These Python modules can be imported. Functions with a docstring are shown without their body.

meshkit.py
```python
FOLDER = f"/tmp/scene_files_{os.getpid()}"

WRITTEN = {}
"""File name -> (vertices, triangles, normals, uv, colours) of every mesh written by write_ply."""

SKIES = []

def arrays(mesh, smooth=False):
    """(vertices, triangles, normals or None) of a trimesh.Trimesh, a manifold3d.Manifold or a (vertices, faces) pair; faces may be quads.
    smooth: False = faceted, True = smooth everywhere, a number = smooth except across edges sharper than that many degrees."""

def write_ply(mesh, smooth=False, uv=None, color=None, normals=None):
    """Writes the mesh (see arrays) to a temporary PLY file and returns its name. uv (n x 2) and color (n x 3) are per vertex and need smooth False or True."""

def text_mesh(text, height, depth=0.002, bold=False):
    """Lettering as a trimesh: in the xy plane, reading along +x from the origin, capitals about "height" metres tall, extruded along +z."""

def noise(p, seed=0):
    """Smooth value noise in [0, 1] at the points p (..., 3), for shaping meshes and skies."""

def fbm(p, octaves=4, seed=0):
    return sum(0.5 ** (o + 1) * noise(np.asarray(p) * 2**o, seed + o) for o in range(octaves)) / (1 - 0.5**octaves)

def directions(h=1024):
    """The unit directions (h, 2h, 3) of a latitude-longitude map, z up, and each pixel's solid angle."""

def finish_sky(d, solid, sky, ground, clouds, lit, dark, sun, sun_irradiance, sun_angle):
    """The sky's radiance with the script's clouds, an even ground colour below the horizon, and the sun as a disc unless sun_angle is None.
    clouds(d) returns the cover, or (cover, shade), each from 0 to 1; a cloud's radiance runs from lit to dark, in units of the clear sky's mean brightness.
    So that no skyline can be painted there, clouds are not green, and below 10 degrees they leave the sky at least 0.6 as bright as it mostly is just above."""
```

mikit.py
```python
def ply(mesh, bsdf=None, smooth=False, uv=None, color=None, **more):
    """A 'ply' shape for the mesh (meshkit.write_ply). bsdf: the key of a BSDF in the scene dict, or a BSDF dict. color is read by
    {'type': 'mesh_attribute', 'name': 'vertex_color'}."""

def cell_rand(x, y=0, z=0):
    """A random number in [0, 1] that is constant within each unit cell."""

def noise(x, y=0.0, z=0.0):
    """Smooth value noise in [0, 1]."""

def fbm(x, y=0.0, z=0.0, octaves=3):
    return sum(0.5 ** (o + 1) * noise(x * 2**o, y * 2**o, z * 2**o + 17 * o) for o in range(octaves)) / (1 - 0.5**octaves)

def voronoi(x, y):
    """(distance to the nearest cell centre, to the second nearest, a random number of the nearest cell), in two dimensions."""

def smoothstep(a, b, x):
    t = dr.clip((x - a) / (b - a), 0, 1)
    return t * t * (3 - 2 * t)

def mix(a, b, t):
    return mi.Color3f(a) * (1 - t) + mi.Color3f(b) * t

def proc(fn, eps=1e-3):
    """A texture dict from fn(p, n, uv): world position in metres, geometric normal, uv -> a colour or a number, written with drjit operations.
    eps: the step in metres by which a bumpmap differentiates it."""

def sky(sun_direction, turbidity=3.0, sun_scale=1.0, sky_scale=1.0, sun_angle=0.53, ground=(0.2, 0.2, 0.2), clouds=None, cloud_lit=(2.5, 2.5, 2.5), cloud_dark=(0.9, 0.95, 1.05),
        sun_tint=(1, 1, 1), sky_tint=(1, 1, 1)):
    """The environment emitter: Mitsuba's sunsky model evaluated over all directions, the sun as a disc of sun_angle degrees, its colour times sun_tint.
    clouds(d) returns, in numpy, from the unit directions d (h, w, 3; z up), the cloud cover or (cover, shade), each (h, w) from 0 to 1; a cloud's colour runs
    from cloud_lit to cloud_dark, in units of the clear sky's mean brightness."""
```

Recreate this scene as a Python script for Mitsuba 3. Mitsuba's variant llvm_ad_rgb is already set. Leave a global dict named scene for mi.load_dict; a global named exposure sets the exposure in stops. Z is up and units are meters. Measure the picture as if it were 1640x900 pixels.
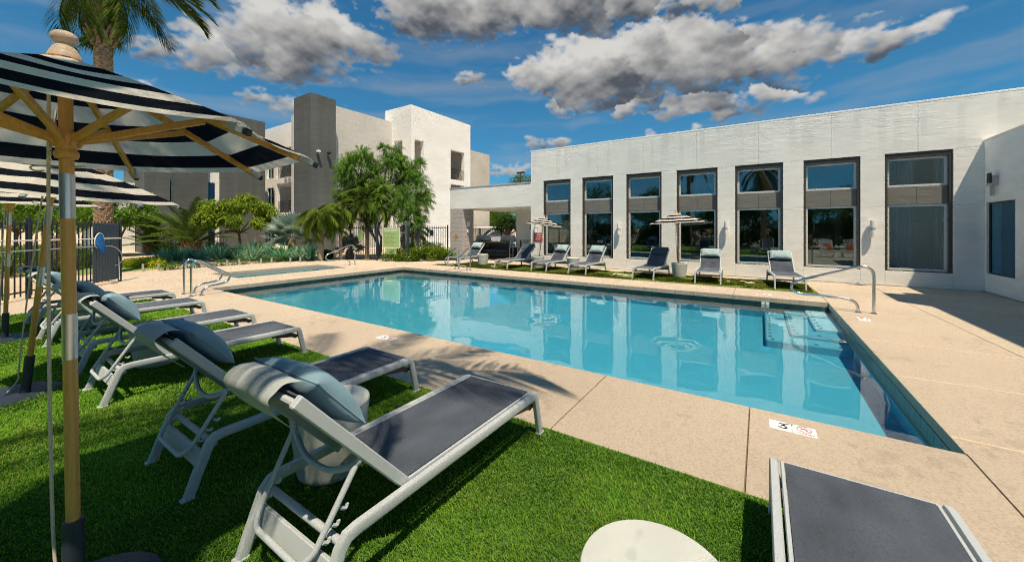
import math, random
import numpy as np, trimesh, drjit as dr, mitsuba as mi
import mikit, meshkit
from mikit import proc, noise, fbm, voronoi, cell_rand, smoothstep, mix
from shapely.geometry import Polygon, box as sbox, LineString
from shapely.ops import unary_union, split as ssplit

random.seed(7)
rng = np.random.default_rng(7)
T4 = mi.ScalarTransform4f
scene, labels = {}, {}

# ------------------------------------------------------------------ camera, sky, exposure
TH = math.atan2(1217.7 - 820, 605.0)                       # the building's normal lies this far right of the view
FW = np.array([-math.sin(TH), math.cos(TH), 0.0]); RT = np.array([math.cos(TH), math.sin(TH), 0.0])
EYE = np.array([0, 0, 1.6])
scene['camera'] = {'type': 'perspective', 'fov': 2 * math.degrees(math.atan(820 / 605.0)), 'fov_axis': 'x', 'near_clip': 0.05, 'far_clip': 2000.0,
                   'principal_point_offset_y': 0.0939,
                   'to_world': T4().look_at(origin=EYE.tolist(), target=(EYE + FW).tolist(), up=[0, 0, 1])}
exposure = 1.9
SUN = (0.36, -0.30, 1.0)

# cloud masses: azimuth (deg, clockwise from +y), elevation, half widths, weight
CLOUDS = [(-34, 31.5, 11, 5.4, 1.1), (-42.5, 30.0, 8, 5.2, 1.1), (-24, 31.0, 10, 5.0, 1.1), (-15.5, 29.6, 6, 3.6, 1.0), (-10, 28.4, 4.5, 2.8, .9),
          (-28, 21.8, 6.5, 3.8, 1.0), (-20, 22.0, 7, 5.6, 1.1), (-12.5, 22.4, 7.5, 5.4, 1.1), (-5, 21.3, 6.5, 4.6, 1.05), (2, 20.6, 6, 4.0, 1.0), (8, 19.6, 6, 2.8, .9), (13, 19.2, 3.6, 1.5, .8),
          (-20, 17.8, 8, 3.0, .9), (-11, 16.6, 8, 3.2, .9), (-2, 15.4, 8, 2.6, .8), (-62.5, 23.4, 7, 5.0, 1.1), (-56.5, 24.2, 5, 4.0, 1.0), (-68, 20.6, 6.5, 3.6, 1.0), (-74, 18.8, 5, 2.8, .7), (-60, 29.0, 6, 3.0, .85), (-52, 31, 4, 2.8, .7), (-62.5, 15.4, 6.5, 1.8, .8),
          (-4.0, 28.0, 3.6, 1.9, .95), (-28, 12.4, 2.6, 1.0, .7), (-78, 14.0, 3, 1.2, .6), (-39.5, 21.3, 2.2, 1.4, .6), (-9, 12.4, 7, 1.4, .6), (-33, 9.0, 4, 1.0, .6), (-22, 10.4, 5, 1.1, .55), (-46, 11.6, 3, .9, .5), (-70, 26.5, 5, 2.0, .6),
          (60, 30, 16, 6, .9), (100, 35, 18, 7, .9), (150, 28, 16, 6, .9), (-150, 32, 18, 6, .9), (-120, 45, 14, 6, .8), (35, 58, 14, 6, .7)]


def clouds(d):
    shape = d.shape[:2]; d = d.reshape(-1, 3)
    az = np.degrees(np.arctan2(d[:, 0], d[:, 1])); el = np.degrees(np.arcsin(np.clip(d[:, 2], -1, 1)))
    q = np.stack([np.sin(np.radians(az)) * 26, np.cos(np.radians(az)) * 26, el * 0.62], -1)
    f2 = lambda s, o, sd: meshkit.fbm(q * s + 50, o, sd) - .5
    wx, wz = f2(.42, 3, 40), f2(.42, 3, 41); dx, dz = f2(1.5, 5, 42), f2(1.5, 5, 43)
    ax = az + wx * 5 + dx * 2.6; e = el + wz * 2.6 + dz * 2.2
    r = np.random.default_rng(12); puffs = []
    for a, c, w, h, g in CLOUDS:
        n = int(12 + 3.6 * w * h * g / 5) if h > 1.7 else 7
        for i in range(n):
            t = r.uniform(-1, 1); top = (1 - t * t) ** .5; y = r.uniform(-.55, .9) * top
            rad = max(.75, h * r.uniform(.20, .42) * (1 - .35 * max(y, 0)) * g)
            puffs.append((a + t * w * .85, c + y * h * .8, rad, y, r.uniform(-.5, .5) * h - y * h * .35))
    H = np.full(len(d), -99.); sh = np.zeros(len(d)); edge = np.full(len(d), 0.0)
    S = np.zeros(len(d))
    for a, c, rad, y, dep in puffs:
        R = rad * 2.3; m = np.nonzero((np.abs(e - c) < R) & (np.abs((ax - a + 180) % 360 - 180) < R * 1.4))[0]
        if not len(m): continue
        u = ((ax[m] - a + 180) % 360 - 180) / (rad * 1.35); v = (e[m] - c) / rad; rr = u * u + v * v
        g_ = np.exp(-1.15 * rr); S[m] += g_
        k = rr < 2.6; hh = dep + rad * np.sqrt(np.clip(2.6 - rr, 0, None)); b = k & (hh > H[m]); mb = m[b]
        w_ = np.clip((hh[b] - H[mb]) / (.9 * rad), 0, 1)
        lam = .47 - .24 * v[b] + .12 * u[b] - .72 * y
        sh[mb] = sh[mb] * (1 - w_) + lam * w_; H[mb] = hh[b]
    wisp = f2(2.6, 6, 44); t = np.clip(S / (S + 1.0) * 2.0, 0, 1)
    dens = S * (1 + 2.2 * wisp) + 1.5 * wisp * np.clip(S * 3, 0, 1) - .34
    cover = 1 - np.exp(-1.25 * np.clip(dens, 0, None))
    shade = np.clip(sh + 1.15 * f2(.55, 4, 45) + .30 * f2(2.4, 4, 46), 0, 1) * np.clip(.18 + .95 * t, 0, 1)
    st = meshkit.fbm(np.stack([q[:, 0] * .10 + q[:, 2] * .30, q[:, 1] * .10, q[:, 2] * .75 - q[:, 0] * .09], -1) + np.stack([wx, wx, wz], -1) * .8, 5, 20)
    cir = np.clip((st - .44) / .34, 0, 1) * .30 * np.clip((42 - el) / 22, 0, 1)
    soft = 1 - (1 - cover * .97) * (1 - cir); w = cover / np.maximum(cover + cir, 1e-6)
    return soft.reshape(shape), (shade * w + .42 * (1 - w)).reshape(shape)


scene['sky'] = mikit.sky(SUN, turbidity=2.6, sun_scale=1.0, sky_scale=0.78, sun_tint=(1.0, .988, .95), sky_tint=(.30, .80, .92),
                         ground=(.22, .2, .17), clouds=clouds, cloud_lit=(3.4, 3.3, 3.1), cloud_dark=(.42, .46, .54))

# ------------------------------------------------------------------ helpers
used = set()


def numbered(k):
    if k not in used:
        used.add(k); return k
    i = 1
    while f'{k}_{i:03d}' in used: i += 1
    used.add(f'{k}_{i:03d}'); return f'{k}_{i:03d}'


def thing(name, label, cat, group=None):
    k = numbered(name); labels[k] = {'label': label, 'category': cat}
    if group: labels[k]['group'] = group
    return k


def part(parent, name, mesh, mat, smooth=False, label=None, M=None, **kw):
    k = numbered(f'{parent}__{name}')
    scene[k] = mesh if isinstance(mesh, dict) else mikit.ply(mesh, mat, smooth, **kw)
    if M is not None: scene[k] = {**scene[k], 'to_world': T4(M)}
    if label: labels[k] = {'label': label}
    return k


def one(name, label, cat, mesh, mat, smooth=False, group=None, M=None, **kw):
    k = thing(name, label, cat, group)
    scene[k] = mesh if isinstance(mesh, dict) else mikit.ply(mesh, mat, smooth, **kw)
    if M is not None: scene[k] = {**scene[k], 'to_world': T4(M)}
    return k


def struct(name, mesh, mat, smooth=False, kind='structure', label=None, **kw):
    k = numbered(name); scene[k] = mikit.ply(mesh, mat, smooth, **kw)
    labels[k] = {'kind': kind}
    if label: labels[k]['label'] = label
    return k


class Proto:
    def __init__(s): s.items, s.used = [], {}

    def add(s, name, mesh, mat, smooth=False, **kw):
        n = s.used.get(name, 0); s.used[name] = n + 1
        rel = name if n == 0 else f'{name}_{n:03d}'
        s.items.append((rel, mesh if isinstance(mesh, dict) else mikit.ply(mesh, mat, smooth, **kw)))
        return rel

    def place(s, name, label, cat, M, group=None, skip=(), swap={}):
        k = thing(name, label, cat, group)
        for rel, d in s.items:
            if rel.split('__')[0] in skip: continue
            d = {**d, 'to_world': T4(M)}
            if rel in swap: d['bsdf'] = {'type': 'ref', 'id': swap[rel]}
            scene[f'{k}__{rel}'] = d; used.add(f'{k}__{rel}')
        return k


def cat(*ms):
    if len(ms) == 1 and isinstance(ms[0], (list, tuple)): ms = ms[0]
    return trimesh.util.concatenate([m for m in ms])


def box(x0, x1, y0, y1, z0, z1):
    m = trimesh.creation.box((x1 - x0, y1 - y0, z1 - z0)); m.apply_translation(((x0 + x1) / 2, (y0 + y1) / 2, (z0 + z1) / 2)); return m


def cbox(x0, x1, y0, y1, z0, z1, c=.006):
    P = []
    for x, sx in ((x0, 1), (x1, -1)):
        for y, sy in ((y0, 1), (y1, -1)):
            for z, sz in ((z0, 1), (z1, -1)):
                P += [(x + sx * c, y + sy * c, z), (x + sx * c, y, z + sz * c), (x, y + sy * c, z + sz * c)]
    return trimesh.convex.convex_hull(np.array(P))


def smoothpath(pts, k=8):
    p = np.array(pts, float); q = np.vstack([2 * p[0] - p[1], p, 2 * p[-1] - p[-2]]); out = []
    for i in range(1, len(q) - 2):
        for t in np.linspace(0, 1, k, endpoint=False):
            a, b, c, d = q[i - 1:i + 3]
            out.append(.5 * (2 * b + (c - a) * t + (2 * a - 5 * b + 4 * c - d) * t * t + (3 * b - a - 3 * c + d) * t ** 3))
    return np.vstack([out, p[-1:]])


def roundpath(pts, r=.04, k=5):
    p = [np.array(x, float) for x in pts]; out = [p[0]]
    for a, b_, c in zip(p[:-2], p[1:-1], p[2:]):
        u, w = a - b_, c - b_; lu, lw = np.linalg.norm(u), np.linalg.norm(w); q_ = min(r, lu * .45, lw * .45); A, C = b_ + u / lu * q_, b_ + w / lw * q_
        out += [A * (1 - t) ** 2 + 2 * b_ * t * (1 - t) + C * t * t for t in np.linspace(0, 1, k)]
    return np.vstack(out + [p[-1]])


def tube(pts, r, n=10, cap=True):
    p = np.array(pts, float); r = np.broadcast_to(np.asarray(r, float), (len(p),))
    t = np.gradient(p, axis=0); t /= np.linalg.norm(t, axis=1, keepdims=True) + 1e-12
    a = np.cross(t[0], [0, 0, 1.] if abs(t[0][2]) < .9 else [1., 0, 0]); a /= np.linalg.norm(a)
    A = []
    for k in range(len(p)):
        a = a - t[k] * (a @ t[k]); a /= np.linalg.norm(a) + 1e-12; A.append(a)
    A = np.array(A); B = np.cross(t, A); ang = np.arange(n) * 2 * np.pi / n
    v = p[:, None] + r[:, None, None] * (np.cos(ang)[None, :, None] * A[:, None] + np.sin(ang)[None, :, None] * B[:, None])
    i, j = np.meshgrid(np.arange(len(p) - 1), np.arange(n), indexing='ij')
    q = np.stack([i * n + j, i * n + (j + 1) % n, (i + 1) * n + (j + 1) % n, (i + 1) * n + j], -1).reshape(-1, 4)
    f = np.vstack([q[:, [0, 1, 2]], q[:, [0, 2, 3]]]); v = v.reshape(-1, 3)
    if cap:
        m = len(v); v = np.vstack([v, p[:1], p[-1:]]); jj = np.arange(n); e = (len(p) - 1) * n
        f = np.vstack([f, np.stack([jj * 0 + m, (jj + 1) % n, jj], 1), np.stack([jj * 0 + m + 1, e + jj, e + (jj + 1) % n], 1)])
    return trimesh.Trimesh(v, f, process=False)


def bar(a, b, w, h, up=(0, 0, 1)):
    """a rectangular bar from a to b, w wide, h deep."""
    a, b = np.array(a, float), np.array(b, float); d = b - a; L = np.linalg.norm(d); d /= L
    s = np.cross(d, up); s /= np.linalg.norm(s); u = np.cross(s, d)
    m = cbox(-w / 2, w / 2, 0, L, -h / 2, h / 2, min(w, h) * .16)
    M = np.eye(4); M[:3, 0], M[:3, 1], M[:3, 2], M[:3, 3] = s, d, u, a
    m.apply_transform(M); return m


def lathe(prof, n=32):
    p = np.array(prof, float); ang = np.arange(n) * 2 * np.pi / n
    v = np.stack([p[:, 0][:, None] * np.cos(ang), p[:, 0][:, None] * np.sin(ang), np.repeat(p[:, 1][:, None], n, 1)], -1).reshape(-1, 3)
    i, j = np.meshgrid(np.arange(len(p) - 1), np.arange(n), indexing='ij')
    q = np.stack([i * n + j, i * n + (j + 1) % n, (i + 1) * n + (j + 1) % n, (i + 1) * n + j], -1).reshape(-1, 4)
    return trimesh.Trimesh(v, np.vstack([q[:, [0, 1, 2]], q[:, [0, 2, 3]]]), process=False)


def disc(r, z, n=32):
    return lathe([(0.0005, z), (r, z)][::-1], n)


def sweep(path, x, w, h):
    """an eight-sided section, w across x and h in the plane, mitred along the (y, z) path at x."""
    p = np.array(path, float); d = np.diff(p, axis=0); d /= np.linalg.norm(d, axis=1, keepdims=True)
    nrm = np.stack([-d[:, 1], d[:, 0]], 1); N = []
    for i in range(len(p)):
        a, b = nrm[max(i - 1, 0)], nrm[min(i, len(nrm) - 1)]; m = a + b; m /= np.linalg.norm(m); N.append(m / (m @ a))
    N = np.array(N); c = .3
    sec = np.array([(-1, -1 + c * 1.3), (-1, 1 - c * 1.3), (-1 + c, 1), (1 - c, 1), (1, 1 - c * 1.3), (1, -1 + c * 1.3), (1 - c, -1), (-1 + c, -1)])
    v = np.array([[(x + s[0] * w / 2, p[i, 0] + N[i, 0] * s[1] * h / 2, p[i, 1] + N[i, 1] * s[1] * h / 2) for s in sec] for i in range(len(p))])
    n = 8; i, j = np.meshgrid(np.arange(len(p) - 1), np.arange(n), indexing='ij')
    q = np.stack([i * n + j, i * n + (j + 1) % n, (i + 1) * n + (j + 1) % n, (i + 1) * n + j], -1).reshape(-1, 4)
    f = np.vstack([q[:, [0, 1, 2]], q[:, [0, 2, 3]]]); e = (len(p) - 1) * n
    caps = [[0, k + 1, k] for k in range(1, 7)] + [[e, e + k, e + k + 1] for k in range(1, 7)]
    m = trimesh.Trimesh(v.reshape(-1, 3), np.vstack([f, caps]), process=False); m.fix_normals(); return m


def sheet(poly, z):
    v, f = trimesh.creation.triangulate_polygon(poly, engine='earcut')
    m = trimesh.Trimesh(np.c_[v, np.full(len(v), z)], f, process=False)
    if m.face_normals[0][2] < 0: m.invert()
    return m


def ext(poly, z0, z1):
    g = getattr(poly, 'geoms', [poly]); ms = []
    for p in g:
        m = trimesh.creation.extrude_polygon(p, z1 - z0, engine='earcut'); m.apply_translation((0, 0, z0)); ms.append(m)
    return cat(ms)


def wall(u0, u1, z0, z1, axis, c, t, holes=()):
    """wall with openings: axis 'x' faces +x at x=c, 'y' faces -y at y=c; t thick; holes (u0,u1,z0,z1)."""
    p = sbox(u0, z0, u1, z1)
    for h in holes: p = p.difference(sbox(h[0], h[2], h[1], h[3]))
    m = ext(p, 0, t); v = m.vertices.copy()
    m.vertices = np.c_[c - t + v[:, 2], v[:, 0], v[:, 1]] if axis == 'x' else np.c_[v[:, 0], c + t - v[:, 2], v[:, 1]]
    return m


def mat(loc=(0, 0, 0), rz=0, s=1.0, tilt=None):
    M = np.eye(4); c, q = math.cos(math.radians(rz)), math.sin(math.radians(rz))
    R = np.array([[c, -q, 0], [q, c, 0], [0, 0, 1.0]])
    M[:3, :3] = R @ np.diag(np.broadcast_to(s, 3))
    if tilt is not None:                                   # (direction in degrees, angle): lean towards that direction
        a, b = math.radians(tilt[0]), math.radians(tilt[1])
        k = np.array([-math.sin(a), math.cos(a), 0]); K = np.array([[0, -k[2], k[1]], [k[2], 0, -k[0]], [-k[1], k[0], 0]])
        M[:3, :3] = (np.eye(3) + math.sin(b) * K + (1 - math.cos(b)) * K @ K) @ M[:3, :3]
    M[:3, 3] = loc
    return M


def xf(m, M):
    m = m.copy(); m.apply_transform(M); return m


def at(px, py, D):
    """design helper: the place D metres deep along the direction found in the survey of the site."""
    return EYE + (FW + RT * (px - 820) / 605.0 + np.array([0, 0, -(py - 365.5) / 605.0])) * D


def txt(s, h, bold=True):
    return meshkit.text_mesh(s, h, .0015, bold)

# ------------------------------------------------------------------ materials


def M_(name, d): scene[name] = d


def rgb(*c): return {'type': 'rgb', 'value': list(c)}


def prin(name, col, rough=.6, metal=0.0, bump=None, bscale=1.0, two=True, **kw):
    col = proc(col) if callable(col) else rgb(*col)
    d = {'type': 'principled', 'base_color': col, 'roughness': rough, 'metallic': metal, **kw}
    if bump is not None: d = {'type': 'bumpmap', 'arbitrary': proc(bump, 2e-3), 'scale': bscale, 'bsdf': d}
    M_(name, {'type': 'twosided', 'bsdf': d} if two else d)


def c_deck(p, n, uv):
    s = noise(p.x * 150, p.y * 150); s2 = noise(p.x * 88 + 5, p.y * 88); big = fbm(p.x * .55, p.y * .55 + 3, 0, 3); mid = fbm(p.x * 1.3 + 8, p.y * 1.3, 0, 4)
    c = mix((.405, .345, .268), (.38, .322, .25), smoothstep(.35, .7, mid))
    c = c * (.93 + .13 * big) * (1 - .13 * smoothstep(.5, .72, s2) - .14 * (s - .5))
    drip = smoothstep(.66, .72, noise(p.x * 1.7 + 40, p.y * 1.7)) * smoothstep(.6, .8, noise(p.x * 14, p.y * 14 + 9))
    return c * (1 - .12 * drip)


def b_deck(p, n, uv):
    return smoothstep(.42, .66, noise(p.x * 62 + 5, p.y * 62)) + .5 * noise(p.x * 150, p.y * 150)


def streak(p):
    h = p.x + p.y
    return noise(h * 4.2, 0, p.z * 30) * .45 + noise(h * 9 + 7, 3, p.z * 46) * .3 + noise(h * 2.6, 9, p.z * 12) * .3


def c_block(p, n, uv):
    s = streak(p); g = fbm((p.x + p.y) * .45, p.z * .7 + 2, 0, 3); g2 = fbm((p.x + p.y) * 2.2, p.z * 6, 4, 3)
    drip = smoothstep(.55, .8, noise((p.x + p.y) * 6, 4, p.z * .5)) * smoothstep(3.2, 5.0, p.z)
    return mix((.84, .845, .81), (.74, .76, .73), smoothstep(.3, .75, g)) * (.90 + .10 * s + .12 * (g2 - .5)) * (1 - .1 * drip)


def c_spandrel(p, n, uv): return mi.Color3f(.165, .168, .155) * (.8 + .35 * streak(p))


def b_block(p, n, uv): return streak(p)


def c_plaster(p, n, uv):
    g = fbm((p.x + p.y) * .5, p.z * .9, 1, 3); s = noise((p.x + p.y) * 1.2, 1, p.z * 5)
    return mi.Color3f(.84, .835, .79) * (.87 + .16 * g + .06 * s)


def c_grey(p, n, uv):
    g = fbm((p.x - p.y) * .5, p.z * .35, 1, 4); s = noise((p.x + p.y) * 1.1, 1, p.z * 5)
    dr_ = smoothstep(.5, .8, noise((p.x + p.y) * 3.1, 7, p.z * .22))
    return mi.Color3f(.090, .099, .098) * (.72 + .42 * g + .16 * s + .12 * dr_)


def c_beige(p, n, uv): return mi.Color3f(.50, .46, .40) * (.85 + .3 * fbm((p.x + p.y) * .6, p.z * .8, 1, 3))


def c_wood(p, n, uv):
    g = noise(p.x * 160, p.y * 160, p.z * 5); k = noise(p.x * 40, p.y * 40, p.z * 1.6)
    return mix((.66, .37, .10), (.50, .25, .05), g * .6 + k * .5)


def c_canvas(p, n, uv):
    v = uv.y; per = .285; q = (1.0 - v - .06) / per; fr = q - dr.floor(q)
    edge = .012
    k = smoothstep(0, edge, fr) * (1 - smoothstep(.5, .5 + edge, fr)) * dr.select(v < .94, 1.0, 0.0) * dr.select(v > .09, 1.0, 0.0)
    w = .95 + .1 * noise(p.x * 260, p.y * 260, p.z * 260)
    return mix((.74, .715, .655), (.010, .014, .022), k) * w


def c_sling(p, n, uv):
    w = noise(p.x * 220, p.y * 220, p.z * 220); b = fbm(p.x * 5, p.y * 3, p.z * 4, 3)
    return mi.Color3f(.062, .076, .098) * (.25 + .35 * w + 1.3 * b)


def c_fabric(p, n, uv):
    w = noise(p.x * 300, p.y * 300, p.z * 300); b = fbm(p.x * 9, p.y * 9, p.z * 9, 3)
    return mi.Color3f(.155, .26, .32) * (.78 + .2 * w + .3 * b)


def c_flap(p, n, uv): return mi.Color3f(.30, .335, .335) * (.82 + .22 * noise(p.x * 300, p.y * 300, p.z * 300) + .16 * fbm(p.x * 8, p.y * 8, p.z * 8, 2))


def c_pale(p, n, uv): return mi.Color3f(.30, .41, .42) * (.8 + .2 * noise(p.x * 300, p.y * 300, p.z * 300) + .2 * fbm(p.x * 9, p.y * 9, p.z * 9, 2))


def c_table(p, n, uv):
    g = fbm(p.x * 7, p.y * 7, p.z * 7, 4); s = smoothstep(.62, .72, noise(p.x * 16, p.y * 16, p.z * 16))
    return mi.Color3f(.50, .535, .50) * (.80 + .28 * g) * (1 - .12 * s)


def c_turf(p, n, uv):
    a = fbm(p.x * 3, p.y * 3, 0, 3); b = noise(p.x * 90, p.y * 90)
    return mix((.03, .09, .010), (.08, .18, .02), b * .6 + a * .4)


def c_turf2(p, n, uv):
    a = fbm(p.x * .9, p.y * 1.4, 0, 3); b = noise(p.x * 40, p.y * 40)
    dry = smoothstep(.56, .70, fbm(p.x * 1.3 + 3, p.y * 2.1, 0, 3))
    return mix(mix((.060, .105, .012), (.12, .15, .022), b * .5 + a * .6), (.24, .18, .07), dry * .7)


def c_pool(p, n, uv):
    g = fbm(p.x * .8, p.y * .8, p.z, 3)
    return mix((.024, .250, .375), (.038, .305, .43), g)


def c_step(p, n, uv): return mi.Color3f(.32, .58, .68) * (.9 + .15 * fbm(p.x * 5, p.y * 5, 0, 2))


def c_tile(p, n, uv): return mix((.007, .026, .030), (.014, .045, .045), cell_rand(p.x * 6.5, p.y * 6.5, 3)) * (.8 + .4 * noise(p.x * 60, p.y * 60, p.z * 60))


def c_ground(p, n, uv):
    g = fbm(p.x * .5, p.y * .5, 0, 3); s = noise(p.x * 24, p.y * 24)
    return mix((.44, .35, .25), (.31, .24, .16), g) * (.7 + .5 * s)


def c_lawn(p, n, uv):
    return mix((.085, .15, .028), (.16, .20, .05), fbm(p.x * 1.5, p.y * 1.5, 0, 3)) * (.7 + .6 * noise(p.x * 25, p.y * 25))


def c_bark(p, n, uv):
    return mix((.27, .19, .12), (.13, .085, .05), fbm(p.x * 9, p.y * 9, p.z * 16, 3))


def c_boot(p, n, uv):
    return mix((.42, .29, .18), (.20, .125, .07), fbm(p.x * 12, p.y * 12, p.z * 7, 3))


prin('m_deck', c_deck, .85, bump=b_deck, bscale=.0011)
prin('m_joint', (.17, .125, .085), .95)
prin('m_seam', (.60, .47, .34), .9)
prin('m_block', c_block, .9, bump=b_block, bscale=.008)
prin('m_spandrel', c_spandrel, .9, bump=b_block, bscale=.010)
prin('m_white', c_plaster, .9)
prin('m_grey', c_grey, .9)
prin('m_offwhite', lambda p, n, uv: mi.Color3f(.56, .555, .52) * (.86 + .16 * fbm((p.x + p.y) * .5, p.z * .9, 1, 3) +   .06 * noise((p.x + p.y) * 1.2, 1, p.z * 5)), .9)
prin('m_beige', c_beige, .9)
prin('m_coping', (.82, .81, .77), .7)
prin('m_bronze', (.060, .055, .048), .45, .2)
prin('m_alu', (.66, .69, .68), .4, .2)
prin('m_dark', (.018, .018, .019), .55)
prin('m_navy', (.022, .032, .052), .42)
prin('m_fence', (.028, .036, .047), .5)
prin('m_fencepanel', (.060, .095, .13), .5)
prin('m_wood', c_wood, .38, clearcoat=.35, clearcoat_gloss=.7)
prin('m_finial', (.56, .43, .30), .55)
prin('m_ferrule', (.62, .63, .62), .28, .9)
prin('m_chrome', (.72, .71, .68), .16, 1.0)
prin('m_frame', (.40, .445, .465), .5, 0.0)
prin('m_sling', c_sling, .85, specular=.12)
prin('m_fabric', c_fabric, .85, sheen=.4)
prin('m_flap', c_flap, .85)
prin('m_pale', c_pale, .85)
prin('m_navyfabric', (.030, .062, .085), .8)
prin('m_table', c_table, .55)
prin('m_rope', (.56, .50, .38), .9)
prin('m_turf', c_turf, .9)
prin('m_turf2', c_turf2, .95, bump=lambda p, n, uv: noise(p.x * 60, p.y * 60), bscale=.008)
prin('m_pool', c_pool, .8)
prin('m_step', c_step, .8)
prin('m_step2', (.075, .33, .45), .8)
prin('m_tile', c_tile, .25)
prin('m_grout', (.05, .07, .07), .8)
prin('m_ground', c_ground, .95)
prin('m_lawn', c_lawn, .95)
prin('m_bark', c_bark, .95)
prin('m_palebark', lambda p, n, uv: mix((.46, .37, .27), (.26, .19, .13), fbm(p.x * 9, p.y * 9, p.z * 16, 3)), .95)
prin('m_boot', c_boot, .95)
prin('m_signwhite', (.78, .78, .76), .5)
prin('m_signred', (.50, .02, .025), .5)
prin('m_signgreen', (.36, .52, .22), .5)
prin('m_signolive', (.19, .29, .06), .5)
prin('m_ink', (.02, .02, .022), .5)
prin('m_inkred', (.62, .05, .05), .5)
prin('m_concrete', (.42, .40, .385), .9, bump=lambda p, n, uv: noise(p.x * 30, p.y * 30, p.z * 60), bscale=.004)
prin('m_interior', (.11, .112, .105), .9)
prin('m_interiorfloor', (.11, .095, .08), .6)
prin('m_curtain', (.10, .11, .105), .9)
prin('m_net', (.01, .12, .36), .8)
prin('m_polewhite', (.72, .72, .70), .4)
prin('m_coral', (.62, .17, .09), .85)
prin('m_brown', (.17, .10, .065), .7)
prin('m_carpaint', (.55, .56, .57), .25, .3, clearcoat=1.0)
prin('m_carpaint2', (.10, .12, .15), .25, .3, clearcoat=1.0)
prin('m_pipe', (.42, .43, .43), .5)
M_('m_canvas', {'type': 'principledthin', 'base_color': proc(c_canvas), 'roughness': .9, 'diff_trans': .95, 'eta': 1.2})
M_('m_leaf', {'type': 'principledthin', 'base_color': {'type': 'mesh_attribute', 'name': 'vertex_color'}, 'roughness': .55, 'diff_trans': .75, 'eta': 1.35})
M_('m_blade', {'type': 'principledthin', 'base_color': {'type': 'mesh_attribute', 'name': 'vertex_color'}, 'roughness': .5, 'diff_trans': .6, 'eta': 1.35})
M_('m_glass', {'type': 'thindielectric', 'int_ior': 2.05, 'specular_transmittance': rgb(.42, .52, .52), 'specular_reflectance': rgb(.72, .95, 1.0)})
M_('m_glassblue', {'type': 'thindielectric', 'int_ior': 1.5, 'specular_transmittance': rgb(.30, .55, .70), 'specular_reflectance': rgb(.45, .8, 1.0)})
M_('m_water', {'type': 'thindielectric', 'int_ior': 1.24, 'specular_transmittance': rgb(.90, .97, .98)})

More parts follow.
